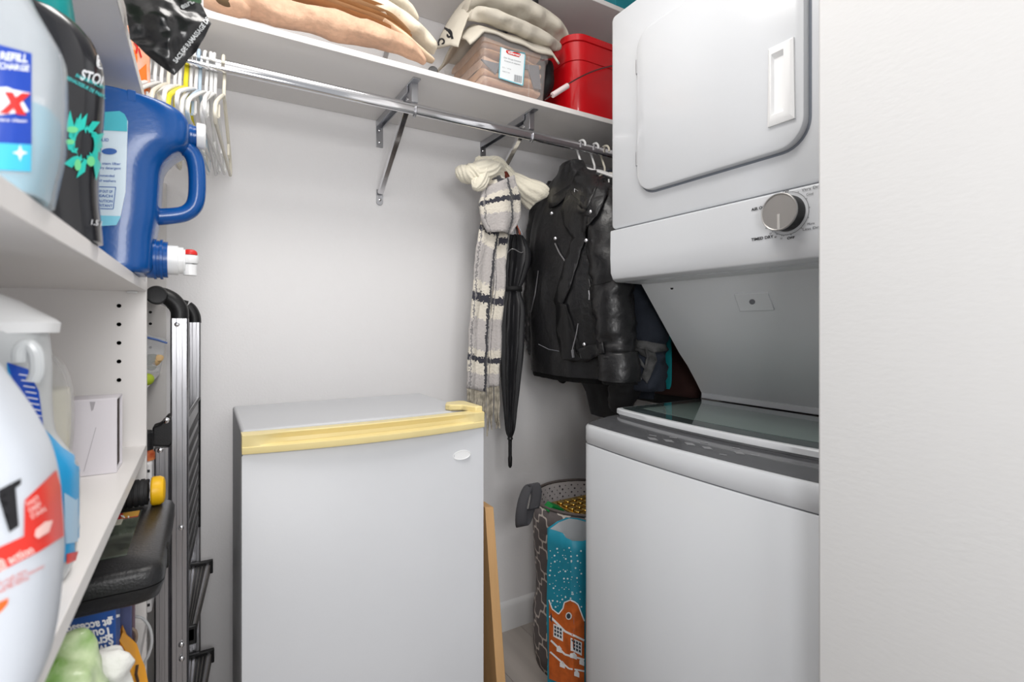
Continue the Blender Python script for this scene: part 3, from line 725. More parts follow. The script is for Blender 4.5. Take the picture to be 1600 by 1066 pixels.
# ================================================================== IN THE REAR COMPARTMENT (seen between the upright and the ladder)
t = thing('zip_bag', (-.115, 1.40, 1.0165), 'clear zip bag with a blue seal holding dried green leaves, in the rear compartment', 'bag')
Pq = [at(228, 522, Y=1.36), at(260, 530, Y=1.42), at(250, 582, Y=1.42), at(228, 584, Y=1.36)]
mb = MB(); grid(mb, lambda u, v: quad(Pq, u, v)+Vector((0, .01*nz(quad(Pq, u, v), 30, 3), 0)), 10, 10)
zb = obj('film', mb, mat('clear_film', (225, 228, 232), .12, alpha=.3, bump=.5, bscale=60), t, solid=.0006)
obj('zip_seal', tube(MB(), [at(228, 527, Y=1.355), at(245, 531, Y=1.38), at(260, 536, Y=1.415)], .0025, 6), mat('seal_blue', (84, 120, 190), .4), t)
random.seed(5)
for k in range(6):
    c = at(232+random.uniform(-3, 5), 572-random.uniform(-4, 14), Y=1.40); ico(mb := MB(), c, .011, 2, (1, 1, .6), disp=.006, fr=90, seed=k); obj('leaf', mb, mat('olive_leaf', (110, 120, 60), .7, var=.4, vscale=60), t)
for k in range(2):
    c = at(244+5*k, 566-6*k, Y=1.40); ico(mb := MB(), c, .008, 2, disp=.004, fr=90, seed=k); obj('dried_piece', mb, mat('dried_tan', (214, 180, 130), .7), t)
t = obj('lime_ball', ico(MB(), at(230, 593, Y=1.25)+Vector((0, 0, .0)), .012, 3), mat('lime', (190, 212, 60), .6)); tag(t, 'tiny lime green ball under the clear zip bag', 'ball')
t = thing('spice_jar', (-.098, 1.15, at(236, 720, Y=1.13).z), 'small jar with a black lid and orange label, in the rear compartment by the ladder', 'jar')
p = at(237, 715, Y=1.15); zj = at(236, 720, Y=1.13).z+.0006
obj('jar_body', lathe(MB(), [(.016, zj), (.016, at(237, 706, Y=1.15).z), (.012, at(237, 700, Y=1.15).z)], (p.x-.010, 1.14, 0), 'Z', 24), mat('jar_label', (224, 150, 90), .5, var=.5, vscale=50, var2=(150, 60, 30)), t)
obj('lid', lathe(MB(), [(.0135, at(237, 700, Y=1.15).z), (.0135, at(237, 674, Y=1.15).z), (.011, at(237, 671, Y=1.15).z)], (p.x-.010, 1.14, 0), 'Z', 24), BLK, t)
t = thing('paper_roll_pack', (-.11, 1.15, .617), 'white pack striped with short black bars, in the rear compartment beside the ladder leg', 'pack')
xa, xb = at(236, 800, Y=1.15).x-.05, at(240, 800, Y=1.15).x
pk = obj('wrapper', box(MB(), xa, xb, 1.115, 1.165, .6172, at(236, 720, Y=1.13).z), mat('pack_white', (205, 204, 205), .5), t, bevel=.004)
for k in range(15):
    z = .868-.017*k; obj('black_bar', box(MB(), xb-.022-.004*(k % 3), xb-.003, 1.1145, 1.1149, z, z+.005), INK, pk)
# ================================================================== ON THE LONG BACK SHELF
S1t = S1+.0164
PEACH = mat('peach_damask', (228, 186, 156), .75, bump=1, bscale=90, var=.16, vscale=60, sheen=.2)
TAN = mat('tan_cloth', (186, 140, 96), .8, var=.25, vscale=12, stretch=(1, 1, 8))
CREAM = mat('cream_rib_cloth', (238, 228, 208), .8, bump=.6, bscale=30, stretch=(6, 1, 1))
BRN = mat('olive_brown_cloth', (104, 84, 60), .8)
def roll(name, pxs, Ys, rz, ry, m, parent=None, seed=0, zmin=None, n=16, wob=.004, e=2.2, k=6):
    P = []
    for (px, py), Yv in zip(pxs, Ys): P.append(at(px, py, Y=Yv))
    P = spline(P, k); R = []
    for i, p in enumerate(P):
        t = i/(len(P)-1); a = lerpl(rz, t); b = lerpl(ry, t); ring = []
        for q in sup(0, 0, 0, b, a, e, n):
            v = Vector((p.x, p.y+q.x, p.z+q.y)); v += Vector((0, 1, 1))*wob*nz(v, 28, seed)
            v.z = max(v.z, S1t) if zmin is None else max(v.z, zmin); ring.append(v)
        R.append(ring)
    return obj(name, loft(MB(), R), m, parent, angle=70)
t = thing('folded_tablecloth', (.2, 1.33, S1t), 'peach damask tablecloth folded in a long thick roll along the shelf edge', 'tablecloth')
roll('cloth', [(372, 4), (430, 18), (520, 40), (590, 58), (640, 76), (664, 98)], [1.315, 1.315, 1.312, 1.308, 1.302, 1.295], [.025, .024, .026, .022, .016, .006], [.035, .036, .04, .036, .028, .012], PEACH, t, 1, wob=.012, e=3.4)
roll('folded_end', [(318, -2), (345, 5), (372, 12), (392, 17)], [1.32, 1.316, 1.314, 1.314], [.012, .017, .017, .012], [.02, .03, .03, .02], PEACH, t, 2, wob=.008, e=3.2)
e = obj('dark_backing', ico(MB(), at(352, 1, Y=1.30), .024, 3, (1, .5, .55), disp=.003), BRN, t, label='dark olive brown backing')
t = thing('brown_cloth_stack', (.3, 1.36, S1t), 'thin tan and brown cloths folded in flat layers above the peach roll', 'cloth')
for k in range(6):
    dy = 5.5*k
    roll('folded_layer', [(400+14*k, -22-dy*.3), (470+8*k, 2-dy*.5), (540+6*k, 26-dy*.8), (600+2*k, 48-dy), (642-2*k, 74-dy*1.0)], [1.335+.004*k]*5, [.0032, .0038, .0038, .0035, .003], [.035, .038, .038, .036, .03], TAN if k % 2 == 0 else mat('tan_cloth_light', (214, 178, 138), .8, var=.15), t, 10+k, n=12, wob=.004)
t = thing('cream_tablecloth', (.45, 1.37, S1t), 'cream ribbed cloth folded in a loose roll over the peach and tan cloths', 'cloth')
roll('cloth', [(500, -28), (560, 0), (610, 26), (650, 52), (680, 76)], [1.36, 1.36, 1.352, 1.34, 1.33], [.018, .022, .024, .022, .014], [.04, .045, .045, .04, .02], CREAM, t, 20, wob=.012)
roll('upper_fold', [(585, -24), (615, 2), (638, 20), (650, 32)], [1.40, 1.40, 1.395, 1.39], [.016, .018, .016, .008], [.04, .04, .035, .02], CREAM, t, 21, wob=.008)
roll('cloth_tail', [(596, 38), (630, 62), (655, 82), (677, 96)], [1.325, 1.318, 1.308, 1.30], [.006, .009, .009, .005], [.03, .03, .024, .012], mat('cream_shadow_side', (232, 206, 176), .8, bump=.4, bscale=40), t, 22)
p = at(682, 104, Y=1.30)
t = obj('cap_tube', tube(MB(), [(p.x-.008, 1.305, S1t+.0135), (p.x+.014, 1.36, S1t+.0135)], .013, 14), BLK, bevel=.001); tag(t, 'small black tube end lying between the cream cloth and the clear bin', 'tube')
# clear bin
t = thing('storage_bin', (.80, 1.42, S1t), 'clear plastic storage bin with a paper label, packed with peach cloths', 'bin')
BIN = mat('clear_bin_plastic', (226, 222, 220), .12, alpha=.13, spec=.6)
bx0, bx1, by0, by1, bz0, bz1 = .682, .915, 1.305, 1.575, S1t, 1.978
def binring(z, g, x0=bx0, x1=bx1, y0=by0, y1=by1, r=.02):
    f = (z-bz0)/(bz1-bz0); ins = .010*(1-f)-g
    return [Vector((x, y, z)) for x, y in rrect(x0+ins, x1-ins, y0+ins, y1-ins, r)]
mb = MB(); rr = [binring(bz0+.003, 0, r=.015), binring(bz0+.006, .001), binring(bz1-.035, .001), binring(bz1-.034, .005), binring(bz1-.004, .006), binring(bz1, .009)]
loft(mb, rr, cap=False); o = len(rr[0]); mb.f.append(tuple(range(o))[::-1])
bn = obj('bin_shell', mb, BIN, t, solid=.0018, angle=40)
for X in (bx1-.075,):
    obj('bin_rib', box(MB(), X, X+.0015, by0-.002, by0+.002, bz0+.01, bz1-.036), BIN, t)
LB = mat('bin_label_paper', (236, 240, 242), .4)
tb_ = target(bn)
lp = [(782, 74), (820, 84), (816, 134), (779, 122)]
lb = press('bin_label', tb_, [poly(*lp)], LB, t, off=.0022)
press('bin_label_edge', tb_, line([(782, 74), (820, 84), (816, 134), (779, 122), (782, 74)], 1.6), mat('label_edge_teal', (120, 190, 205), .5), lb, off=.0028)
press('bin_label_logo', tb_, [poly((790, 79), (794, 77), (811, 82), (813, 86), (810, 90), (793, 85), (790, 82))], RED, lb, off=.0030)
press('bin_label_lettering', tb_, [tx('Rubbermaid', 793, 84, 18, 3.2, 15, .03)], WHTP, lb, off=.0036)
press('bin_label_print', tb_, [tx('Clear Storage Container', 786, 91, 28, 2, 15, .0), tx('Contenant de rangement', 787, 96, 26, 2, 15, .0), tx('6.2 L  /  6.5 qt', 784, 106, 14, 1.6, 15, 0), tx('made in usa', 784, 112, 12, 1.6, 15, 0)]+[poly((803+k*1.5, 117+k*.35), (803.8+k*1.5, 117.2+k*.35), (803.2+k*1.5, 128+k*.35), (802.4+k*1.5, 127.8+k*.35)) for k in range(8)], INKG, lb, off=.0031)
# the cloths inside
PE2 = mat('peach_cloth_inside', (222, 172, 132), .8, var=.2, vscale=30, bump=.6, bscale=60)
random.seed(11)
zc = bz0+.005
for k, (h, m) in enumerate(((.024, PE2), (.024, PEACH), (.027, PE2), (.029, PEACH), (.026, PE2), (.029, PEACH))):
    R = []
    for s in range(9):
        f = s/8; x = bx0+.018+(bx1-bx0-.036)*f; ring = []
        for q in sup(0, 0, 0, (by1-by0)/2-.018, h/2, 3, 20):
            v = Vector((x, (by0+by1)/2+q.x, zc+h/2+q.y)); v.z += .009*nz(v, 16, k)*(0 if k == 0 else 1); v.y += .005*nz(v, 30, k+4); ring.append(v)
        R.append(ring)
    c = obj('bin_cloth', loft(MB(), R), m, angle=70); tag(c, 'peach cloth folded inside the clear bin, layer %s' % ['at the very bottom', 'second from the bottom', 'third from the bottom', 'third from the top', 'just under the top layer', 'at the very top'][k], 'cloth')
    zc += h+.0015
g = at(800, 118, Y=by0+.014)
mb = MB(); prism(mb, [at(x, y, Y=by0+.011) for x, y in ((752, 92), (775, 98), (842, 102), (846, 140), (835, 138), (826, 108), (780, 104), (775, 116))], (0, .006, 0))
c = obj('bin_cloth', mb, mat('grey_cloth', (112, 112, 118), .8), bevel=.001); tag(c, 'dark grey cloth squeezed against the front wall of the clear bin', 'cloth')
# beige cloth over the bin
t = thing('beige_cloth', (.8, 1.42, bz1), 'beige canvas cloth draped over the clear bin with black scroll embroidery on its left end', 'cloth')
CAN = mat('beige_canvas', (208, 201, 187), .85, bump=.3, bscale=120, var=.06, vscale=12)
Yv = 1.30
def roof(u, v):
    # u across left to right, v from front lip to the back
    x = bx0-.045+(bx1-bx0+.075)*u; y = by0-.012+.25*v
    z = bz1+.008+.030*sin(pi*min(1, v*1.3))+.012*nz((x, y, 0), 14, 3)
    if u < .14: z -= (.14-u)/.14*.05
    if u > .93: z -= (u-.93)/.07*.022
    if v < .1: z -= (.1-v)/.1*(.014+.012*u)
    return Vector((x, y, z))
mb = MB(); grid(mb, roof, 40, 20); cl = obj('cloth', mb, CAN, t, solid=.006, angle=80)
roll('front_fold', [(734, 26), (752, 22), (785, 33), (820, 47), (850, 62), (872, 74)], [1.33, 1.305, 1.30, 1.30, 1.31, 1.34], [.010, .016, .017, .016, .016, .012], [.02, .030, .030, .030, .028, .016], CAN, t, 33, zmin=bz1-.025, wob=.012)
roll('top_fold', [(728, 12), (752, 2), (800, 12), (835, 28), (862, 44), (880, 60)], [1.35]*6, [.016, .026, .027, .026, .022, .012], [.04, .05, .05, .05, .045, .03], CAN, t, 34, zmin=bz1-.01, wob=.014)
Pq = [at(718, 8, Y=1.42), at(752, 4, Y=1.36), at(716, 72, Y=1.345), at(682, 88, Y=1.40)]
Pq = [at(722, 4, Y=1.44), at(748, 0, Y=1.34), at(716, 74, Y=1.33), at(680, 78, Y=1.44)]
def sf(u, v):
    p = quad(Pq, u, v); return p+Vector((-.008*sin(pi*v)*1-.006*sin(pi*u), -.014*sin(pi*u), .004*nz(p, 40, 2)))
mb = MB(); grid(mb, sf, 16, 20); sl = obj('side_flap', mb, CAN, t, solid=.004, angle=80)
ts = target(sl)
def spir(cx, cy, r, turns, a0, s=1, sq=1.0):
    return [(cx+r*(1-.8*k/20)*cos(a0+s*turns*2*pi*k/20)*.8, cy+sq*r*(1-.8*k/20)*sin(a0+s*turns*2*pi*k/20)) for k in range(21)]
pr = []
for sp_, w_ in ((spir(702, 55, 8, .9, -2.2, 1), 3.2), (spir(692, 67, 8, .9, 2.5, 1), 2.6), ([(693, 44), (700, 47), (706, 55), (708, 62)], 3.5), ([(684, 62), (687, 54), (693, 50)], 2.6), ([(682, 74), (688, 79), (695, 79), (699, 73)], 2.2)):
    pr += line(sp_, w_)
press('scroll_embroidery', ts, pr, INK, sl, off=.0030, label='black scroll embroidery')
# black bag behind the bin
BF = mat('black_fabric', (22, 22, 24), .7, bump=.4, bscale=90)
mb = MB(); ico(mb, (.955, 1.43, 1.93), .055, 3, (.62, 1.6, 1.35), disp=.02, fr=22, seed=4); ico(mb, (.86, 1.60, bz1+.085), .045, 3, (2.4, .7, .9), disp=.02, fr=22, seed=6); ico(mb, (.95, 1.57, bz1+.02), .045, 3, (1.0, .9, 1.6), disp=.01, fr=22, seed=8)
t = obj('black_bag', mb, BF, remesh=.006); tag(t, 'crumpled black fabric bag tucked behind the clear bin, beside the red bucket', 'bag')
# red bucket
t = thing('red_bucket', (1.14, 1.44, S1t), 'bright red rounded square bucket with a wire handle and white grip', 'bucket')
RB = mat('bucket_red', (205, 16, 26), .25, coat=.3)
BX0, BX1, BY0, BY1 = 1.005, 1.26, 1.30, 1.56; BT_ = 2.062
def bring(z, g, r=.055, nn=10):
    f = (z-S1t)/(BT_-S1t); ins = .028*(1-f)-g; return [Vector((x, y, z)) for x, y in rrect(BX0+ins, BX1-ins, BY0+ins, BY1-ins, r, nn)]
mb = MB(); rr = [bring(S1t, 0), bring(S1t+.006, .002), bring(BT_-.075, .0), bring(BT_-.074, .003), bring(BT_-.02, .004), bring(BT_-.019, .009), bring(BT_-.003, .010), bring(BT_, .006)]
loft(mb, rr, cap=False); mb.f.append(tuple(range(len(rr[0])))[::-1]); bk = obj('bucket_shell', mb, RB, t, solid=.002, angle=40)
a = at(856, 153, Y=1.292); b = at(888, 131, Y=1.285); c = at(925, 112, Y=1.285); d_ = at(962, 102, Y=1.29)
WIRE = mat('wire_dark', (120, 90, 90), .3, .8)
obj('wire_handle', tube(MB(), spline([a+Vector((-.01, .0, -.008)), a, b, c, d_, d_+Vector((.05, .004, .012)), d_+Vector((.10, .02, .0))], 5), .0022, 8), WIRE, t)
obj('grip', tube(MB(), [at(863, 149, Y=1.287), at(887, 134, Y=1.285)], .0085, 16), mat('grip_white', (232, 214, 214), .35), t, bevel=.001, label='white tubular grip')
# teal box on the upper shelf
t = obj('teal_box', box(MB(), at(962, 2, Y=1.33).x, 1.35, 1.33, 1.55, 2.1884, 2.30), mat('teal_box_card', (36, 146, 160), .5), bevel=.002); tag(t, 'teal box on the upper shelf, at the very top beside the dryer', 'box')
box_z = 0

# ================================================================== HANGERS
def hanger(name, m, label, arm=.205, drop=.165, r=.0038):
    t = thing(name, (0, 0, 0), label, 'hanger', 'plastic hangers at the left end of the rod')
    hk = [(0, .021*sin(a), .0205*cos(a)+.0) for a in [radians(-100+k*18) for k in range(13)]]   # over the rod, opening to one side
    pts = [(0, y, z) for _, y, z in hk]+[(0, .006, -.040), (0, 0, -.055), (0, 0, -.075)]
    obj('hook', tube(MB(), spline(pts, 3), r*.95, 8), m, t)
    zt = -.075; A = [(0, 0, zt), (0, .03, zt-.004), (0, arm-.03, zt-.075), (0, arm-.004, zt-.098), (0, arm, zt-.112), (0, arm-.012, zt-.122)]
    B = [(0, -y, z) for _, y, z in A]
    obj('frame', tube(MB(), spline([A[-1]]+A[::-1][1:]+B[1:], 4)+[], r, 8), m, t)
    obj('trouser_bar', tube(MB(), [(0, arm-.012, zt-.122), (0, -arm+.012, zt-.122)], r*.9, 8), m, t)
    for s in (-1, 1): obj('strap_hook', tube(MB(), [(0, s*(arm*.62), zt-.062), (0, s*(arm*.62+.002), zt-.088), (0, s*(arm*.62+.012), zt-.092)], r*.7, 6), m, t)
    return t
HW = mat('hanger_white', (236, 236, 236), .35); HC = mat('hanger_cream', (232, 226, 210), .4); HB = mat('hanger_pale_blue', (186, 206, 222), .35); HY = mat('hanger_yellow', (236, 222, 40), .35)
protos = {'w': hanger('plastic_hanger', HW, 'x'), 'c': hanger('plastic_hanger', HC, 'x'), 'b': hanger('plastic_hanger', HB, 'x'), 'y': hanger('plastic_hanger', HY, 'x', r=.0050)}
used = set()
def place(kind, x, rot, tilt, label, z=0, group=True):
    src = protos[kind]
    if kind in used:
        o = src.copy(); COL.objects.link(o)
        for ch in src.children:
            c = ch.copy(); COL.objects.link(c); c.parent = o
    else: o = src; used.add(kind)
    o.location = (x, RY, RZ+.0155-.0205+.0055+z); o.rotation_euler = (radians(tilt), 0, radians(rot)); o['label'] = label
    if not group and 'group' in o: del o['group']
    return o
def hk(px): return at(px, 95, Y=RY).x
specs = [('c', 350, 7, 0, 'cream plastic hanger, rightmost of the empty hangers on the left end of the rod'),
 ('w', 336, 9, 1.5, 'white plastic hanger right beside the cream one at the bunch end'),
 ('w', 330, 3, -2, 'white plastic hanger third from the right in the empty bunch'),
 ('w', 322, 12, 1, 'white plastic hanger fourth from the right in the empty bunch'),
 ('b', 312, 6, 2, 'pale blue plastic hanger among the white ones, left of the four at the end'),
 ('w', 306, 10, -3, 'white plastic hanger just left of the pale blue one'),
 ('w', 298, 2, 3, 'white plastic hanger just right of the yellow one, above the jug'),
 ('y', 290, 8, 1, 'yellow plastic hanger, the only yellow one in the bunch'),
 ('w', 281, 5, -2, 'white plastic hanger just left of the yellow one'),
 ('w', 273, 12, 2, 'white plastic hanger second to the left of the yellow one'),
 ('c', 263, 4, 0, 'cream plastic hanger third to the left of the yellow one'),
 ('w', 252, 9, 1, 'white plastic hanger third from the left end of the bunch'),
 ('w', 242, 6, -1, 'white plastic hanger second from the left end of the bunch'),
 ('w', 232, 9, 0, 'white plastic hanger at the left end of the bunch, half behind the shelf')]
for k, px, r_, tl, lb_ in specs: place(k, hk(px), -r_*.55-2, tl*.6, lb_)
h1 = place('w', at(908, 232, Y=RY).x, 3, 0, 'white hanger carrying the black leather jacket, leftmost of the three on the right', group=False)
h2 = place('w', at(929, 236, Y=RY).x, -2, 0, 'white hanger carrying the dark denim jacket, middle of the three on the right', group=False)
h3 = place('c', at(945, 240, Y=RY).x, 2, 0, 'cream hanger carrying dark clothes against the dryer, rightmost of the three', group=False)

# ================================================================== CLOTHES ON THE ROD
LEA = mat('black_leather', (24, 24, 26), .40, bump=.9, bscale=60, coat=.06, bdetail=6)
FUR = mat('black_fleece', (14, 14, 15), .95, bump=1, bscale=160)
HX = at(908, 232, Y=RY).x
def torso(name, parent, m, cx, cy, zs, seed, wr=.008, rot=0, fr=14):
    """zs: (z, half width along Y, half thickness, dy)"""
    R = []; S = densify(zs, 4)
    for z, a, b, dy in S:
        ring = []
        for q in sup(0, 0, 0, b, a, 2.3, 48, 0):
            v = Vector((q.x, q.y+dy, z)); c, s_ = cos(rot), sin(rot); v = Vector((v.x*c-v.y*s_, v.x*s_+v.y*c, z))
            v += Vector((cx, cy, 0)); n = Vector((q.x, q.y*.4, 0)).normalized()
            v += n*(wr*noise.noise(Vector((v.x*fr, v.y*fr, z*fr*.35+seed)))+wr*.5*noise.noise(Vector((v.x*40, v.y*40, z*14+seed)))); ring.append(v)
        R.append(ring)
    return obj(name, loft(MB(), R), m, parent, angle=75)
def sleeve(name, parent, m, pts, r, seed, flat=.8, wr=.006, n=28, k=8):
    P = spline(pts, k); fr_ = frames(P); R = []
    for i, (p, t_, u, v) in enumerate(fr_):
        rr_ = lerpl(r, i/(len(fr_)-1)); ring = []
        for j in range(n):
            a = 2*pi*j/n; d = (u*cos(a)+v*sin(a)); q = p+d*rr_
            q += d*(wr*noise.noise(Vector((q.x*20, q.y*20, q.z*55+seed)))+wr*.6*noise.noise(Vector((q.x*50, q.y*50, q.z*90+seed)))); ring.append(q)
        R.append(ring)
    return obj(name, loft(MB(), R), m, parent, angle=75)
jk = thing('leather_jacket', (HX, RY, 1.62), 'black leather biker jacket with chrome zips and snaps hanging from a white hanger', 'jacket')
tor = torso('body', jk, LEA, 1.022, RY-.005, [(.972, .195, .075, .01), (1.02, .20, .08, .01), (1.10, .195, .085, .01), (1.25, .19, .09, .0), (1.38, .19, .085, .0), (1.48, .185, .075, 0), (1.54, .165, .06, 0), (1.59, .12, .045, 0), (1.625, .07, .038, 0), (1.652, .052, .03, 0)], 1, .014)
def pt(px, py, X): return at(px, py, X=X)
s1 = sleeve('sleeve', jk, LEA, [pt(925, 296, 1.00), pt(948, 330, .985), pt(955, 400, .975), pt(958, 470, .972), pt(964, 540, .975), pt(966, 562, .975)], [.035, .062, .066, .058, .052, .050], 3, wr=.011)
s2 = sleeve('cuff', jk, LEA, [pt(966, 553, .975), pt(968, 575, .975), pt(968, 594, .975)], [.054, .058, .058], 5, wr=.003, k=4)
sleeve('cuff_lining', jk, FUR, [pt(968, 592, .975), pt(968, 600, .975)], [.050, .048], 5, wr=.004, k=3)
s3 = sleeve('sleeve', jk, LEA, [pt(868, 292, 1.03), pt(850, 330, 1.035), pt(842, 400, 1.035), pt(837, 460, 1.03), pt(837, 520, 1.03), pt(842, 550, 1.03)], [.030, .050, .050, .044, .040, .038], 7, wr=.009)
torso('hem_lining', jk, FUR, 1.03, RY-.005, [(.955, .185, .068, .01), (.978, .19, .07, .01)], 4, .008, fr=60)
tgj = target(tor, s1, s3)
# lapels, collar and placket as raised leather pieces following the body
def flap(name, pxs, off, m=LEA, parent=jk, bev=.0012, tg_=None, label=None):
    vs, fs = flatcut([poly(*pxs)], 9); T = tg_ or tgj
    top = [onto(T, x, y, off) for x, y in vs]; keep = [p is not None for p in top]
    fs = [f for f in fs if all(keep[i] for i in f)]; u_ = sorted({i for f in fs for i in f}); mp_ = {k: i for i, k in enumerate(u_)}
    mb = MB().add([top[i] for i in u_], [tuple(mp_[i] for i in f) for f in fs])
    o = obj(name, mb, m, parent, angle=70, label=label); md = o.modifiers.new('s', 'SOLIDIFY'); md.thickness = .004; md.offset = -1 if False else 0; return o
LEA2 = mat('black_leather_lapel', (16, 16, 18), .42, bump=.35, bscale=50, coat=.05)
flap('lapel', [(896, 288), (912, 282), (918, 300), (924, 332), (916, 372), (892, 452), (876, 488), (868, 470), (884, 410), (896, 372), (884, 352), (878, 330), (888, 306)], .006)
flap('lapel', [(934, 272), (950, 276), (950, 305), (934, 340), (922, 356), (915, 340), (926, 318), (930, 296)], .009)
flap('collar', [(905, 268), (934, 262), (936, 290), (926, 318), (920, 330), (918, 300), (912, 284), (900, 300), (894, 300)], .010, LEA2)
flap('epaulet', [(858, 312), (892, 290), (898, 298), (872, 322), (860, 326)], .005)
flap('placket', [(872, 470), (886, 476), (902, 554), (912, 562), (898, 566), (880, 560), (872, 520)], .006, LEA2)
flap('belt', [(905, 545), (944, 532), (946, 552), (918, 566), (905, 562)], .006)
ZM = mat('zip_metal', (196, 196, 200), .3, 1)
stroke('diagonal_zip', tgj, [(869, 381), (876, 396), (888, 414)], .0024, ZM, jk, off=.005)
stroke('cuff_zip', tgj, [(843, 423), (838, 460), (831, 488)], .0020, ZM, jk, off=.004)
stroke('zip_pull', tgj, [(831, 486), (829, 508)], .0032, ZM, jk, off=.006)
stroke('front_zip', tgj, [(905, 505), (900, 532), (896, 548)], .0024, ZM, jk, off=.008)
stroke('zip_pull', tgj, [(897, 546), (898, 558)], .0042, ZM, jk, off=.011)
stroke('pocket_zip', tgj, [(921, 436), (923, 448), (924, 468)], .0018, ZM, jk, off=.006)
for px, py in ((866, 335), (871, 374), (921, 377), (927, 331), (915, 538)):
    p = onto(tgj, px, py, .0095)
    if p is None: continue
    d = (EYE-p).normalized(); mb = MB(); u = d.orthogonal().normalized(); v = d.cross(u)
    loft(mb, [[p+d*h+(u*cos(2*pi*k/14)+v*sin(2*pi*k/14))*r_ for k in range(14)] for r_, h in ((.0055, -.003), (.0055, 0), (.004, .0015), (.0015, .002))])
    obj('snap_button', mb, ZM, jk)
stroke('seam', tgj, [(924, 446), (935, 444), (948, 441), (954, 440)], .0012, DRK, jk, off=.0015)
stroke('seam', tgj, [(842, 538), (858, 546), (874, 549)], .0012, INKG, jk, off=.0015)
press('neck_label', target(BVo) if False else tgj, [poly((902, 298), (909, 297), (909, 302), (902, 303))], WHTP, jk, off=.0125, label='small white neck label')
# clothes behind
DEN = mat('dark_denim', (44, 50, 62), .85, bump=.5, bscale=200, var=.3, vscale=12)
DEN2 = mat('worn_denim', (96, 96, 96), .85, bump=.5, bscale=150, var=.6, vscale=35)
t = thing('denim_jacket', (1.14, RY, 1.6), 'dark denim jacket with worn grey folds, between the leather jacket and the dryer', 'jacket')
db = torso('body', t, DEN, 1.192, RY-.01, [(.90, .16, .030, -.03), (1.0, .18, .036, -.02), (1.15, .19, .040, -.02), (1.35, .19, .036, 0), (1.5, .18, .032, 0), (1.60, .11, .026, 0), (1.65, .05, .022, 0)], 11, .010)
ds = sleeve('sleeve', t, DEN, [pt(968, 350, 1.13), pt(995, 430, 1.125), pt(1010, 500, 1.115), pt(1012, 560, 1.10), pt(1014, 610, 1.10)], [.045, .060, .062, .055, .048], 13, wr=.012)
td = target(ds, db)
flap('worn_cuff', [(990, 536), (1018, 538), (1024, 562), (1012, 600), (1002, 590), (1010, 560), (994, 548)], .008, DEN2, t, tg_=td)
flap('folded_edge', [(992, 528), (1016, 536), (1034, 540), (1036, 548), (1018, 552), (996, 542)], .012, DEN2, t, tg_=td)
stroke('stitch_roll', td, [(996, 560), (1008, 572), (1013, 560), (1008, 545)], .0045, DEN2, t, off=.012)
p = onto(td, 1002, 594, .012)
if p is not None: obj('snap_button', ico(MB(), p, .005, 2), ZM, t)
t = thing('black_garment', (1.10, RY, 1.55), 'long black garment whose hem hangs lowest, below the leather jacket', 'garment')
torso('body', t, BF, 1.130, RY-.03, [(.83, .090, .020, -.03), (.90, .10, .026, -.02), (.98, .13, .034, 0), (1.2, .16, .034, 0), (1.45, .16, .03, 0), (1.57, .10, .022, 0), (1.61, .04, .018, 0)], 17, .012)
sleeve('sleeve', t, BF, [pt(884, 520, 1.10), pt(880, 560, 1.10), pt(878, 590, 1.10), pt(882, 596, 1.10)], [.03, .028, .018, .006], 19, wr=.004)
sleeve('sleeve', t, BF, [pt(978, 470, 1.06), pt(985, 560, 1.06), pt(975, 612, 1.06), pt(965, 640, 1.06)], [.03, .045, .045, .03], 20, wr=.006)
t = torso('teal_garment', None, mat('teal_knit', (20, 160, 168), .8, bump=.3, bscale=150), 1.245, RY-.04, [(.93, .008, .003, -.165), (.96, .015, .004, -.165), (1.08, .016, .005, -.160), (1.16, .02, .006, -.13), (1.3, .06, .012, -.04), (1.5, .14, .02, 0), (1.58, .06, .018, 0)], 23, .003)
tag(t, 'teal garment, a narrow strip beside the sloped underside of the dryer', 'garment')
t = torso('brown_garment', None, mat('dark_brown_knit', (62, 38, 34), .9, bump=.5, bscale=140), 1.335, RY-.04, [(.90, .13, .03, -.07), (.93, .165, .045, -.06), (1.05, .17, .05, -.04), (1.25, .16, .045, 0), (1.5, .15, .03, 0), (1.58, .06, .02, 0)], 27, .008)
tag(t, 'dark brown garment behind the washer lid, right of the teal strip', 'garment')
t = torso('black_dress', None, BF, 1.415, RY-.02, [(.85, .17, .022, 0), (1.2, .17, .028, 0), (1.5, .15, .028, 0), (1.58, .06, .02, 0)], 29, .006)
tag(t, 'black clothing deep behind the denim jacket, only a dark gap in view', 'garment')

# ================================================================== UMBRELLA, SCARF, KNIT HAT on the second bracket
UX, UY = .905, 1.49
t = thing('umbrella', (UX, UY, .645), 'closed black umbrella hanging point down, with a reddish wood hook handle', 'umbrella')
WOOD = mat('red_wood', (110, 42, 24), .3, coat=.4, var=.3, vscale=30)
def up(px, py): return at(px, py, Y=UY)
NY = mat('black_nylon', (30, 30, 33), .5, bump=.2, bscale=200)
prof = [(685, 3), (672, 9), (640, 13), (600, 18), (560, 22), (520, 25), (480, 25), (462, 18), (450, 17), (440, 21), (415, 30), (395, 30), (378, 22), (368, 14)]
R = []; S = []
for i, (py, hw) in enumerate(densify([(a, b) for a, b in prof], 3)):
    S.append((py, hw))
for py, hw in S:
    cxp = 797+(685-py)*.012+(max(0, 450-py)/60*3)
    c = up(cxp, py); r_ = max(.002, hw*c.y/FPX*1.02); ring = []
    for k in range(64):
        a = 2*pi*k/64; pl_ = .80+.20*cos(8*a+py*.012)+.06*noise.noise(Vector((cos(a)*2, sin(a)*2, py*.03)))
        if py > 660: pl_ = pl_*.4+.6
        ring.append(c+Vector((cos(a)*r_*pl_, sin(a)*r_*pl_, 0)))
    R.append(ring)
can = obj('canopy', loft(MB(), R), NY, t, angle=60)
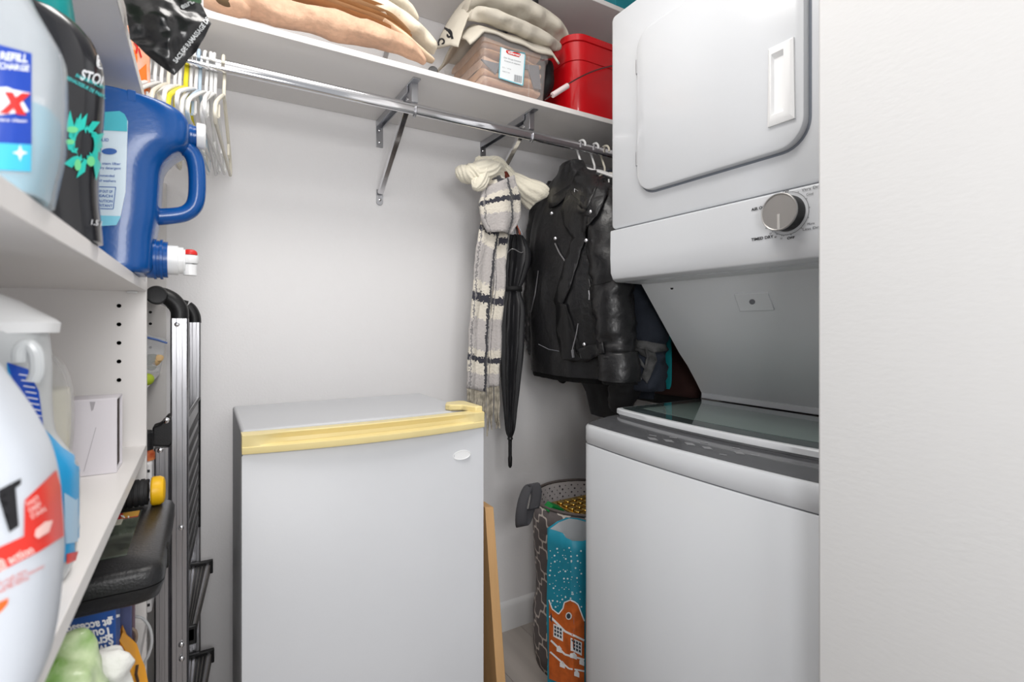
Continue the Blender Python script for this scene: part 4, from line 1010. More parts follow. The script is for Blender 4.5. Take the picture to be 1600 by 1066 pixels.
for k in range(8):
    a = 2*pi*k/8+.3; c = up(806, 372); p0 = c+Vector((cos(a)*.024, sin(a)*.024, -.006)); p1 = up(803, 352)+Vector((cos(a)*.012, sin(a)*.012, .004*(k % 3)))
    rb = obj('rib_tip', tube(MB(), [p0, p0.lerp(p1, .5)+Vector((cos(a)*.004, sin(a)*.004, 0)), p1], .0017, 6), ZINC if k % 2 else mat('rib_orange', (190, 84, 50), .4), t)
c = up(800, 452)
obj('strap', loft(MB(), [[c+Vector((cos(2*pi*k/32)*.0335, sin(2*pi*k/32)*.0335, h)) for k in range(32)] for h in (-.008, .008)], cap=False), BF, can, solid=.002)
obj('trim_edge', tube(MB(), spline([up(782, 402)+Vector((0, -.03, 0)), up(788, 392)+Vector((0, -.05, 0)), up(800, 398)+Vector((0, -.055, 0)), up(806, 396)+Vector((0, -.05, 0))], 4), .0016, 6), mat('silver_trim', (150, 150, 152), .4, .5), can)
tipc = up(797, 685)
obj('ferrule', loft(MB(), [[Vector((tipc.x+cos(2*pi*k/16)*r_, tipc.y+sin(2*pi*k/16)*r_, up(797, y).z)) for k in range(16)] for y, r_ in ((683, .008), (686, .010), (688, .0065), (712, .0060), (716, .0075), (728, .0065), (731, .003))]), BLK, t)
hpts = [up(808, 372), up(806, 340), up(800, 318), up(790, 302)]
obj('shaft', tube(MB(), spline(hpts, 3), .005, 10), mat('dark_shaft', (50, 40, 38), .4, .6), t)
hx = [(772, 318), (763, 309), (758, 296), (760, 283), (767, 275), (777, 274), (786, 282), (792, 300), (797, 314)]
obj('hook_handle', tube(MB(), spline([up(x, y)+Vector((-.01, -.045, 0)) for x, y in hx], 5), [.0085, .011, .0115, .011, .010, .009, .008], 16), WOOD, t)
# knit
KN = mat('cream_knit', (232, 226, 208), .95, bump=1.0, bscale=190, sheen=.4)
def kp(px, py, Y=1.46): return at(px, py, Y=Y)
t = thing('knit_socks', tuple(kp(780, 300)), 'fluffy cream knitted piece bunched over the bracket foot above the scarf', 'knitwear')
def cuff(name, secs, seed):
    # secs: centre px, py, Y, radius across, radius deep ; ribbed fabric with soft folds
    P = densify([(*at(a, b, Y=c), d, e) for a, b, c, d, e in secs], 6); C_ = [Vector(p[:3]) for p in P]; F_ = frames(C_); R = []
    for (p, t_, u, v), q in zip(F_, P):
        side = Vector((cos(YAW), -sin(YAW), 0)); v2 = (side-t_*side.dot(t_)).normalized(); u2 = t_.cross(v2); ring = []
        for k in range(72):
            a = 2*pi*k/72; r_ = 1+.05*cos(12*a)+.22*noise.noise(Vector((cos(a)*1.3, sin(a)*1.3, p.z*22+seed)))
            ring.append(p+v2*cos(a)*q[3]*r_+u2*sin(a)*q[4]*r_)
        R.append(ring)
    return obj(name, loft(MB(), R), KN, t, angle=80)
cuff('left_cuff', [(721, 262, 1.45, .012, .012), (724, 268, 1.44, .030, .024), (738, 272, 1.435, .040, .030), (754, 270, 1.43, .040, .034), (768, 264, 1.44, .034, .030), (778, 268, 1.45, .026, .024), (784, 276, 1.46, .02, .02)], 1)
cuff('left_fold', [(742, 250, 1.46, .008, .008), (750, 252, 1.455, .022, .014), (766, 252, 1.455, .026, .016), (780, 260, 1.46, .026, .018), (790, 270, 1.47, .018, .016)], 2)
cuff('drooping_fold', [(758, 262, 1.42, .016, .016), (753, 276, 1.415, .024, .018), (747, 288, 1.41, .024, .018), (742, 296, 1.41, .010, .010)], 3)
cuff('right_cuff', [(796, 276, 1.45, .018, .016), (806, 284, 1.445, .026, .022), (818, 294, 1.44, .036, .028), (830, 302, 1.435, .046, .030), (840, 308, 1.43, .050, .030), (842, 310, 1.43, .042, .022)], 4)
cuff('centre_band', [(776, 262, 1.47, .024, .018), (790, 272, 1.46, .026, .020), (800, 284, 1.455, .024, .020)], 5)
# scarf with woven plaid (colour bands follow the cloth's own length and width)
def plaid():
    m = bpy.data.materials.new('scarf_plaid'); m.use_nodes = True; nt = m.node_tree; N = nt.nodes; L = nt.links; b = N['Principled BSDF']
    b.inputs['Roughness'].default_value = .95; b.inputs['Sheen Weight'].default_value = .4
    uv = N.new('ShaderNodeUVMap'); sp = N.new('ShaderNodeSeparateXYZ'); L.new(uv.outputs[0], sp.inputs[0])
    nzn = N.new('ShaderNodeTexNoise'); nzn.inputs['Scale'].default_value = 150; tc = N.new('ShaderNodeTexCoord'); L.new(tc.outputs['Object'], nzn.inputs['Vector'])
    def band(src, per, c, w):
        a = N.new('ShaderNodeMath'); a.operation = 'MULTIPLY'; a.inputs[1].default_value = per; L.new(src, a.inputs[0])
        n2 = N.new('ShaderNodeMath'); n2.operation = 'MULTIPLY_ADD'; n2.inputs[1].default_value = .17; L.new(nzn.outputs[0], n2.inputs[0]); L.new(a.outputs[0], n2.inputs[2])
        f = N.new('ShaderNodeMath'); f.operation = 'FRACT'; L.new(n2.outputs[0], f.inputs[0])
        s = N.new('ShaderNodeMath'); s.operation = 'SUBTRACT'; s.inputs[1].default_value = c; L.new(f.outputs[0], s.inputs[0])
        ab = N.new('ShaderNodeMath'); ab.operation = 'ABSOLUTE'; L.new(s.outputs[0], ab.inputs[0])
        lt = N.new('ShaderNodeMath'); lt.operation = 'LESS_THAN'; lt.inputs[1].default_value = w; L.new(ab.outputs[0], lt.inputs[0]); return lt.outputs[0]
    def mix(fac, a, c):
        r = N.new('ShaderNodeMix'); r.data_type = 'RGBA'; L.new(fac, r.inputs[0])
        if isinstance(a, tuple): r.inputs[6].default_value = a
        else: L.new(a, r.inputs[6])
        r.inputs[7].default_value = c; return r.outputs[2]
    base = mix(band(sp.outputs[1], 1, .35, .26), (.74, .69, .60, 1), (.50, .47, .46, 1))
    blk = mix(band(sp.outputs[1], 1, .80, .060), base, (.035, .035, .05, 1))
    blk2 = mix(band(sp.outputs[0], 1, .80, .045), blk, (.045, .045, .055, 1))
    blk3 = mix(band(sp.outputs[0], 1, .17, .02), blk2, (.25, .24, .24, 1))
    L.new(blk3, b.inputs['Base Color'])
    bp = N.new('ShaderNodeBump'); bp.inputs['Strength'].default_value = 1; bp.inputs['Distance'].default_value = .003; L.new(nzn.outputs[0], bp.inputs['Height']); L.new(bp.outputs[0], b.inputs['Normal'])
    return m
PLD = plaid()
t = thing('plaid_scarf', (.82, 1.45, .8), 'cream and grey woolly scarf with black plaid lines hanging in two fringed tails', 'scarf')
def tail(name, A, B, Yv_, seed, th=.012, n=40, vs=3.2, vo=.1):
    def f(u, v):
        k = v*(len(A)-1); i = min(int(k), len(A)-2); k -= i
        a = (A[i][0]*(1-k)+A[i+1][0]*k, A[i][1]*(1-k)+A[i+1][1]*k); b = (B[i][0]*(1-k)+B[i+1][0]*k, B[i][1]*(1-k)+B[i+1][1]*k)
        p = at(a[0]*(1-u)+b[0]*u, a[1]*(1-u)+b[1]*u, Y=Yv_)
        return p+Vector((.003*nz(p, 30, seed), -.016*sin(pi*u)-.010*sin(2*pi*u*1.5+seed)*(.4+.6*v)+.006*nz(p, 14, seed), 0))
    mb = MB(); grid(mb, f, 18, n); mb.uv = [(u, v*vs+vo) for u, v in mb.uv]; return obj(name, mb, PLD, t, solid=th, angle=80), f
tl1, f1 = tail('left_tail', [(762, 320), (750, 350), (743, 390), (737, 460), (732, 520), (730, 560), (728, 606)], [(790, 325), (782, 360), (775, 410), (768, 470), (763, 530), (761, 570), (759, 612)], 1.455, 1)
tl2, f2 = tail('right_tail', [(774, 330), (772, 380), (770, 440), (765, 500), (761, 560), (758, 606)], [(800, 330), (794, 380), (788, 440), (784, 500), (781, 560), (779, 600)], 1.450, 2, .010)
tl3, f3 = tail('crossing_wrap', [(755, 296), (749, 318), (752, 340), (762, 362)], [(802, 274), (811, 306), (812, 340), (800, 366)], 1.415, 3, .014, 16, 1.2, .3)
mb = vloft([(at(783, 335, Y=1.42).z, at(783, 335, Y=1.42).x, 1.43, .030, .022), (at(783, 300, Y=1.42).z, at(783, 300, Y=1.42).x, 1.43, .042, .030), (at(783, 282, Y=1.42).z, at(783, 282, Y=1.42).x, 1.44, .036, .028), (at(783, 270, Y=1.42).z, at(783, 270, Y=1.42).x, 1.45, .018, .016)], 2.2, 28)
obj('loop', mb, PLD, t, angle=80)
FRG = mat('fringe_wool', (196, 188, 172), .95, bump=.6, bscale=200, var=.55, vscale=60)
random.seed(9); mbf = MB()
for f, n_, l0 in ((f1, 20, 40), (f2, 11, 70)):
    for k in range(n_):
        u = (k+.5)/n_; p = f(u, 1); l = (l0+random.uniform(-12, 14))*.0019; s = random.uniform(-.006, .006)
        tube(mbf, [p+Vector((0, 0, .012)), p+Vector((s*.4, -.004, -l*.4)), p+Vector((s*.2, 0, -l*.7)), p+Vector((s, -.003, -l))], [.0034, .0036, .0032, .0022], 6)
obj('fringe', mbf, FRG, t, kind='stuff')

# ================================================================== HAMPER, SHOPPING BAG, BOARD
def trellis():
    m = bpy.data.materials.new('hamper_trellis'); m.use_nodes = True; nt = m.node_tree; N = nt.nodes; L = nt.links; b = N['Principled BSDF']; b.inputs['Roughness'].default_value = .85
    uv = N.new('ShaderNodeUVMap'); sp = N.new('ShaderNodeSeparateXYZ'); L.new(uv.outputs[0], sp.inputs[0])
    def M(op, a, c=None, d=None):
        n = N.new('ShaderNodeMath'); n.operation = op
        for i, x in enumerate((a, c, d)):
            if x is None: continue
            if isinstance(x, (int, float)): n.inputs[i].default_value = x
            else: L.new(x, n.inputs[i])
        return n.outputs[0]
    P_ = M('MULTIPLY', sp.outputs[0], 13); Q_ = M('MULTIPLY', sp.outputs[1], 5.2); A = M('ADD', P_, Q_); B = M('SUBTRACT', P_, Q_)
    def fam(a, b_):
        w_ = M('ADD', a, M('MULTIPLY', M('SINE', M('MULTIPLY', b_, 4*pi)), .075)); return M('ABSOLUTE', M('SUBTRACT', M('FRACT', w_), .5))
    lt = M('LESS_THAN', M('MINIMUM', fam(A, B), fam(B, A)), .052)
    r = N.new('ShaderNodeMix'); r.data_type = 'RGBA'; L.new(lt, r.inputs[0]); r.inputs[6].default_value = (.155, .135, .135, 1); r.inputs[7].default_value = (.66, .60, .55, 1)
    L.new(r.outputs[2], b.inputs['Base Color'])
    tc = N.new('ShaderNodeTexCoord'); n = N.new('ShaderNodeTexNoise'); n.inputs['Scale'].default_value = 14; L.new(tc.outputs['Object'], n.inputs[0]); bp = N.new('ShaderNodeBump'); bp.inputs['Strength'].default_value = .4; bp.inputs['Distance'].default_value = .02
    L.new(n.outputs[0], bp.inputs['Height']); L.new(bp.outputs[0], b.inputs['Normal']); return m
TRE = trellis()
HCX, HCY, HR, HZ = 1.125, 1.375, .187, .545
t = thing('laundry_hamper', (HCX, HCY, 0), 'tall round taupe fabric hamper with white trellis pattern and grey handles', 'hamper')
def hring_(z, r): return [Vector((HCX+r*cos(2*pi*k/64)*(1+.012*noise.noise(Vector((cos(2*pi*k/64)*1.5, sin(2*pi*k/64)*1.5, z*6)))), HCY+r*sin(2*pi*k/64)*(1+.02*noise.noise(Vector((cos(2*pi*k/64)*1.5, sin(2*pi*k/64)*1.5, z*6+5)))), z)) for k in range(64)]
zz = [HZ*k/10 for k in range(11)]; rr = [HR-.010, HR-.002, HR-.002, HR, HR-.010, HR-.012, HR-.008, HR-.004, HR-.001, HR, HR]
obj('hamper_side', loft(MB(), [hring_(z, r) for z, r in zip(zz, rr)], cap=False), TRE, t, solid=.002, angle=80)
obj('hamper_base', loft(MB(), [hring_(.001, HR-.014), hring_(.004, HR-.014)]), mat('hamper_base_grey', (70, 64, 64), .9), t)
DOT = mat('hamper_lining', (206, 200, 200), .9)
lin = obj('lining', loft(MB(), [hring_(.03, HR-.016), hring_(.3, HR-.014), hring_(HZ-.004, HR-.006)], cap=False), DOT, t, angle=80)
obj('rim_binding', tube(MB(), hring_(HZ, HR-.001)+hring_(HZ, HR-.001)[:1], .005, 8, cap=False), mat('taupe_binding', (104, 96, 94), .9), t)
mbd = MB()
for i in range(46):
    a = 2*pi*i/46
    for j in range(7):
        z = HZ-.016-.013*j; aa = a+(j % 2)*pi/46; r_ = HR-.0085-.0008*j; s = .0042 if (i+j) % 2 else .0026
        c = Vector((HCX+r_*cos(aa), HCY+r_*sin(aa), z)); tn = Vector((-sin(aa), cos(aa), 0)); up_ = Vector((0, 0, 1)); n_ = Vector((-cos(aa), -sin(aa), 0))*.0008
        mbd.add([c+tn*s+n_, c+up_*s+n_, c-tn*s+n_, c-up_*s+n_], [(0, 1, 2, 3)])
obj('printed_dot', mbd, mat('dot_grey', (74, 70, 76), .9), lin, kind='stuff')
HG = mat('handle_webbing', (74, 74, 78), .8, bump=.3, bscale=300)
def hh(x, y, Y): return at(x, y, Y=Y)
def ribbon(name, P, wv, m, parent, solid=.003):
    P = spline(P, 5); mb = MB(); W = Vector(wv)
    grid(mb, lambda u, v: P[min(int(round(u*(len(P)-1))), len(P)-1)]+W*(v-.5), len(P)-1, 3); return obj(name, mb, m, parent, solid=solid, angle=60)
hl = at(822, 790, Y=1.43); 
ribbon('handle', [at(834, 796, Y=1.33), at(838, 772, Y=1.325), at(834, 757, Y=1.33), at(826, 760, Y=1.34), at(818, 780, Y=1.34), at(814, 805, Y=1.34), at(815, 822, Y=1.345), at(822, 815, Y=1.36), at(828, 795, Y=1.37)], (.028, -.020, .008), HG, t)
ribbon('handle', [Vector((1.30, 1.46, .5)), Vector((1.325, 1.47, .6)), Vector((1.33, 1.50, .62)), Vector((1.325, 1.53, .58)), Vector((1.28, 1.52, .5))], (.0, .002, .02), HG, t)
# gifts in the hamper
t = thing('gold_tray', (1.15, 1.38, .48), 'gold foil tray with small square moulds lying in the hamper', 'tray')
GOLD = mat('gold_foil', (206, 170, 84), .22, .9, bump=.3, bscale=60)
obj('tray', box(MB(), 1.04, 1.24, 1.29, 1.47, .505, .512), GOLD, t, bevel=.002)
for i in range(6):
    for j in range(5):
        x, y = 1.05+.030*i, 1.30+.032*j; mb = MB(); R = [[Vector((x+c*s_, y+d*s_, z)) for c, d in ((0, 0), (1, 0), (1, 1), (0, 1))] for s_, z in ((.024, .512), (.024, .518))]
        loft(mb, R); obj('mould', mb, GOLD, t, bevel=.002, seg=1)
t = obj('green_gift_bow', prism(MB(), [at(856, 800, Y=1.34), at(864, 790, Y=1.33), at(880, 796, Y=1.33), at(888, 806, Y=1.33), at(868, 806, Y=1.34)], (.0, .03, .006)), mat('gift_green', (20, 140, 66), .5), bevel=.002)
tag(t, 'bright green gift paper piece poking up beside the gold tray in the hamper', 'paper')
# shopping bag
BGX0, BGX1, BGY0, BGY1 = .832, 1.085, 1.085, 1.175; BZ = .555
t = thing('shopping_bag', (.95, 1.13, 0), 'turquoise shopping bag printed with falling snow over an orange brick building', 'bag')
BTE = mat('bag_turquoise', (38, 142, 168), .42, bump=.5, bscale=24, var=.15, vscale=10)
Bc = [at(857, 832, Y=1.19), at(857, 1066, Y=1.19)]
x0 = Bc[0].x
def bagring(z, g=0, k=0):
    pts = [(x0, 1.195), (x0+.02, 1.105+k), (x0+.26, 1.085+k), (x0+.27, 1.175)]
    out = []
    for i in range(4):
        a = Vector((*pts[i], 0)); b = Vector((*pts[(i+1) % 4], 0))
        for j in range(8):
            q = a.lerp(b, j/8); q.z = z; q += Vector((.004*nz((q.x, q.y, z), 14, 1), .005*nz((q.x, q.y, z), 14, 2), 0)); out.append(q)
    return out
zt = at(870, 838, Y=1.14).z
mb = MB(); zs = [0, .01]+[zt*k/14 for k in range(1, 15)]
R = [bagring(z) for z in zs]; 
for q in R[-1]: q.z += .020*sin(pi*min(1, max(0, (q.x-x0)/.13)))*(1 if q.y > 1.13 else -.6)
loft(mb, R, cap=False); mb.f.append(tuple(range(len(R[0])))[::-1])
bgf = obj('bag_body', mb, BTE, t, solid=.0012, angle=80)
lin = MB(); R2 = [[q+Vector((.004 if q.x < .9 else -.004, .004 if q.y < 1.13 else -.004, -.002)) for q in r_] for r_ in R[3:]]
loft(lin, R2, cap=False); obj('lining', lin, mat('bag_lining', (196, 200, 204), .6, bump=.4, bscale=40), t, angle=80)
tbg = target(bgf); random.seed(21)
sn = mat('snow_print', (226, 240, 244), .6)
pr = []
for k_ in range(84):
    x, y = 859+8.2*(k_ % 6)+random.uniform(0, 8), 856+7*(k_//6)+random.uniform(0, 7); r_ = random.choice((.6, .8, 1.0, 1.5)); pr.append(circ(x, y, r_, n=6))
press('snow_print', tbg, pr, sn, t, off=.0014, step=4)
BK = mat('building_orange', (214, 106, 44), .6, var=.3, vscale=40)
bpoly = [(859, 938), (863, 950), (874, 958), (880, 950), (882, 942), (892, 938), (902, 946), (912, 972), (912, 1080), (859, 1060)]
bd = press('building_print', tbg, [poly(*bpoly)], BK, t, off=.0030, step=3, label='orange brick building print')
pr = line([(859, 937), (864, 951), (874, 959), (881, 950), (883, 941), (893, 937), (902, 944), (912, 970)], 1.8)
pr += line([(860, 962), (884, 986), (912, 1000)], 3.2)+line([(862, 1000), (884, 1022), (912, 1030)], 3)+line([(861, 1018), (890, 1044), (912, 1048)], 2.6)
pr += [circ(890, 962, 5, 6)]
for wx, wy in ((870, 978), (897, 1000)): pr.append(poly((wx-4, wy-4), (wx+11, wy+3), (wx+11, wy+24), (wx-4, wy+16)))
for wx, wy in ((875, 1014), (896, 1024), (908, 1034), (880, 1038), (900, 1052)): pr.append(poly((wx-4, wy-3), (wx, wy-6), (wx+4, wy-1), (wx+4, wy+6), (wx-4, wy+3)))
press('snow_ledge_print', tbg, pr, WHTP, bd, off=.0036, step=3)
pr = []
for wx, wy in ((870, 978), (897, 1000)):
    for i in range(3):
        for j in range(3): pr.append(poly((wx-2.5+i*4.3, wy-1.5+i*2+j*5.6), (wx+.5+i*4.3, wy+i*2+j*5.6), (wx+.5+i*4.3, wy+4+i*2+j*5.6), (wx-2.5+i*4.3, wy+2.5+i*2+j*5.6)))
pr += [circ(890, 962, 3.2, 4.2), poly((862, 955), (864, 962), (864, 972), (861, 968))]
press('window_print', tbg, pr, mat('night_window', (60, 70, 80), .5), bd, off=.0041, step=3)
# board leaning beside the fridge
MAPLE = mat('maple_board', (214, 170, 118), .5, bump=.1, bscale=30, var=.12, vscale=6, stretch=(6, 6, .6))
a = at(757, 793, Y=1.10); b = at(770, 796, Y=1.10)
x_t, z_t, wtop = a.x+.002, a.z, b.x-a.x
zb = .0005; xb_ = at(776, 1066, Y=1.10).x; slope = (xb_-x_t)/(z_t-at(776, 1066, Y=1.10).z)
xbot = x_t+slope*(z_t-zb)
mb = MB(); pts = [(x_t, 1.10, z_t), (x_t+wtop, 1.10, z_t-.004), (xbot+.0265, 1.10, zb), (xbot, 1.10, zb)]
prism(mb, pts, (0, .33, 0))
t = obj('wooden_board', mb, MAPLE, bevel=.001, seg=1); tag(t, 'pale maple board standing on edge between the fridge and the hamper', 'board')

# ================================================================== STEP LADDER folded against the shelving
la = thing('step_ladder', (-.05, 1.36, 0), 'folded aluminium step ladder with black curved grips leaning by the left shelving', 'ladder')
Yn, Yf = 1.20, 1.56
def rail(name, xc, y, z0, z1, wx, wy, m=ALU):
    mb = MB(); a, b = wx/2, wy/2; ch = .003
    out = [(-a+ch, -b), (-a*.35, -b), (-a*.3, -b+.0025), (a*.3, -b+.0025), (a*.35, -b), (a-ch, -b), (a, -b+ch), (a, b-ch), (a-ch, b), (-a+ch, b), (-a, b-ch), (-a, -b+ch)]
    loft(mb, [[Vector((xc+p, y+q, z)) for p, q in out] for z in (z0, z1)]); return obj(name, mb, m, la, angle=25)
xn = at(281, 600, Y=Yn).x; xf = at(304, 600, Y=Yf).x; wn = at(294, 600, Y=Yn).x-at(266, 600, Y=Yn).x
zn = at(281, 498, Y=Yn).z; zf = at(304, 504, Y=Yf).z
rn = rail('front_rail', xn, Yn, .012, zn, wn, .042); rf = rail('front_rail', xf, Yf, .012, zf, wn*.9, .042)
for px, py in ((276.5, 507), (283, 825), (283.5, 1008), (284, 1030)):
    p = at(px, py, Y=Yn-.021); obj('rivet', lathe(MB(), [(.0048, .0005), (.0046, -.0012), (.003, -.0022), (.0001, -.0026)], p, 'Y', 14), CHROME, rn)
def grip(px_path, Y, r, parent):
    P = spline([at(x, y, Y=Yv_) for (x, y), Yv_ in zip(px_path, Y)], 6); return obj('grip', tube(MB(), P, r, 18), BLK, parent, label='black curved grip', angle=50)
g1 = grip([(281, 499), (280, 484), (270, 470), (256, 462), (247, 462)], [Yn, Yn, Yn, Yn, Yn], [.0150, .0155, .0155, .0150, .0150], la)
p = at(246, 462, Y=Yn)
obj('grip_end', lathe(MB(), [(.015, .012), (.0178, .010), (.0178, -.008), (.0165, -.012), (.0150, -.0125), (.0148, -.0115), (.0001, -.0115)], p+Vector((0, -.012, 0)), 'Y', 28), BLK, g1)
g2 = grip([(304, 505), (303, 494), (298, 484), (292, 479)], [Yf]*4, [.0150]*4, la)
obj('top_bar', tube(MB(), [at(246, 462, Y=Yn), at(246, 462, Y=Yn)+Vector((.0, Yf-Yn, .0))], .0125, 16), ALU, la)
obj('grip_elbow', tube(MB(), spline([at(292, 479, Y=Yf), at(284, 477, Y=Yf), at(246, 462, Y=Yn)+Vector((.0, Yf-Yn, 0))], 4), .0145, 14), BLK, la)
# rear legs
xr = at(254, 760, Y=Yn).x
zr = at(254, 698, Y=Yn).z
rr1 = rail('rear_leg', xr, Yn, .012, zr, wn*.86, .030); rail('rear_leg', xr+.0, Yf, .012, zr, wn*.86, .030)
p = at(250, 704, Y=Yn-.015); obj('rivet', lathe(MB(), [(.0052, .0005), (.005, -.0012), (.003, -.0024), (.0001, -.0028)], p, 'Y', 14), CHROME, rr1)
mb = MB(); prism(mb, [at(x, y, Y=Yn-.020) for x, y in ((237, 698), (238, 668), (250, 664), (262, 650), (270, 650), (271, 690), (268, 695), (265, 698))], (0, .040, 0))
hb = obj('hinge_bracket', mb, BLK, la, bevel=.003)
p = at(260, 657, Y=Yn-.021); obj('rivet', lathe(MB(), [(.0058, .0005), (.0056, -.0014), (.0035, -.0026), (.0001, -.003)], p, 'Y', 16), CHROME, hb)
mb = MB(); prism(mb, [at(x, y, Y=Yn+.03) for x, y in ((262, 690), (269, 690), (270, 1066), (264, 1066))], (0, .01, 0)); obj('brace_bar', mb, BLK, la)
mb = MB(); prism(mb, [at(x, y, Y=Yn+.05) for x, y in ((234, 930), (243, 930), (243, 1080), (234, 1080))], (0, .012, 0))
# platform folded up, facing the room
def PF(y, px, py): return at(px, py, Y=y)
Y1, Y2 = Yn+.03, Yf-.02
def corner(px, py, Y): return at(px, py, Y=Y)
zt_ = corner(314, 622, Y2).z; xt_ = corner(314, 622, Y2).x; zbm = zt_-.33
xa_, xb_2 = corner(296, 700, Y1).x, xt_-.002
def pslab(z0, z1, d0, d1, e0=0, e1=0):
    return prism(MB(), [(xa_+d0, Y1+e0, z0), (xb_2+d0, Y2-e1, z0), (xb_2+d1, Y2-e1, z0), (xa_+d1, Y1+e0, z0)], (0, 0, z1-z0))
pf = obj('platform', pslab(zbm, zt_, -.008, -.004), mat('platform_grey', (176, 176, 178), .45, .4), la, bevel=.0008)
for k in range(9):
    z = zbm+.012+(zt_-zbm-.03)*k/9; obj('tread_rib', pslab(z, z+.016, -.0042, -.0022, .004, .006), mat('rib_dark', (74, 74, 76), .6), pf)
mb = MB(); tube(mb, [(xa_-.004, Y1, zt_), (xb_2-.001, Y2, zt_), (xb_2-.001, Y2, zbm)], .0028, 6); obj('platform_edge', mb, BLK, la)
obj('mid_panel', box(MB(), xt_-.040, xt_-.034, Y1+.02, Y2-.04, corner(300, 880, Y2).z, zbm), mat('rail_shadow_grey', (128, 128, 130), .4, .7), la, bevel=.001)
# steps
def step(py_far, px_r):
    zf_ = corner(316, py_far, Y2).z; xr_ = corner(px_r, py_far, Y2).x; xl_ = xn+.004
    tr = obj('step', prism(MB(), [(xl_, Yn+.022, zf_-.030), (xl_+.020, Yn+.022, zf_-.030), (xr_-.004, Yf-.022, zf_-.030), (xl_, Yf-.022, zf_-.030)], (0, 0, .024)), mat('step_grey', (150, 146, 142), .45, .6), la, bevel=.001)
    for k in range(6):
        a0, a1 = (k+.15)/6, (k+.8)/6; n0, n1 = xl_+.002+.017*a0, xl_+.002+.017*a1; f0, f1 = xl_+.002+(xr_-xl_-.008)*a0, xl_+.002+(xr_-xl_-.008)*a1
        obj('tread_rib', prism(MB(), [(n0, Yn+.026, zf_-.0062), (n1, Yn+.026, zf_-.0062), (f1, Yf-.03, zf_-.0062), (f0, Yf-.03, zf_-.0062)], (0, 0, .0035)), BLK if k in (2, 3, 4) else ALU, tr)
    obj('step_cap', box(MB(), xl_, xl_+.024, Yn+.022, Yn+.030, zf_-.038, zf_+.000), BLK, la, bevel=.002)
    obj('step_cap', box(MB(), xl_, xr_+.001, Yf-.034, Yf-.022, zf_-.030, zf_+.004), BLK, la, bevel=.002)
step(878, 332); step(1018, 334)
for y in (Yn, Yf):
    for x in (xn if y == Yn else xf, xr): obj('rubber_foot', box(MB(), x-.016, x+.016, y-.024, y+.024, .0005, .018), BLK, la, bevel=.003)

# ================================================================== UNDER THE LOWER LEFT SHELF
# drill case
t = thing('tool_case', (-.16, .91, .79), 'black moulded tool case with a clear window label, jutting out under the lower shelf', 'case')
cx0, cx1, cy0, cy1, cz0, cz1 = -.34, -.043, .765, 1.065, .787, .834
CB = mat('case_black', (30, 30, 32), .38, bump=.25, bscale=350)
def cring(z, i, r=.022): return [Vector((x, y, z)) for x, y in rrect(cx0+i, cx1-i, cy0+i, cy1-i, r, 6)]
obj('case_base', loft(MB(), [cring(cz0, .012), cring(cz0+.004, .005), cring(cz0+.020, .0), cring(cz0+.022, .0)]), CB, t, angle=50)
cl_ = obj('case_lid', loft(MB(), [cring(cz0+.0235, .0), cring(cz0+.038, .0), cring(cz1-.003, .003), cring(cz1, .008)]), CB, t, angle=50)
WINM = mat('case_window', (96, 104, 92), .12, var=.6, vscale=26, coat=.5, var2=(34, 38, 36))
cw = obj('window', box(MB(), -.30, -.085, .82, 1.004, cz1+.0002, cz1+.0022), WINM, t, label='clear window over the tool insert')
obj('case_label', box(MB(), -.30, -.087, .972, .998, cz1+.0023, cz1+.0030), mat('case_label_red', (196, 36, 40), .4), cw)
obj('case_label_gold', box(MB(), -.108, -.087, .972, .998, cz1+.0031, cz1+.0034), mat('case_label_gold', (196, 150, 70), .4), cw)
obj('case_label_white', box(MB(), -.30, -.105, .945, .969, cz1+.0023, cz1+.0030), mat('case_label_white', (206, 204, 190), .4), cw)
tc_ = target([o for o in cw.children if o.name.startswith('case_label') and 'gold' not in o.name and 'white' not in o.name][0])
press('label_lettering', tc_, [tx('Dri', 188, 817, 14, 10, 0, .05)], WHTP, cw, off=.0012)
obj('latch', box(MB(), cx1-.012, cx1+.0015, .84, .862, cz0+.012, cz1-.006), DRK, t, bevel=.002)
# flashlight
t = thing('flashlight', (-.12, 1.03, cz1), 'black ribbed flashlight with a yellow ring lying on the tool case', 'flashlight')
fp = at(248, 768, Y=1.03); zc_ = cz1+.0225
FB = mat('rubber_black', (36, 36, 38), .6)
prof = [(.0165, -.16), (.0190, -.158)]+[(r_, -.15+.008*k+d_) for k in range(16) for r_, d_ in ((.0215, 0), (.0215, .005), (.0200, .0055), (.0200, .0075))]+[(.0205, -.020)]
obj('barrel', lathe(MB(), [(r_, x) for r_, x in prof], (fp.x+.006, 1.03, zc_), 'X', 24), FB, t, angle=40)
obj('yellow_ring', lathe(MB(), [(.0215, -.020), (.0232, -.018), (.0232, -.008), (.0205, -.003), (.015, -.001), (.0001, -.0005)], (fp.x+.010, 1.03, zc_), 'X', 28), mat('safety_yellow', (244, 190, 20), .4), t, label='yellow end ring')
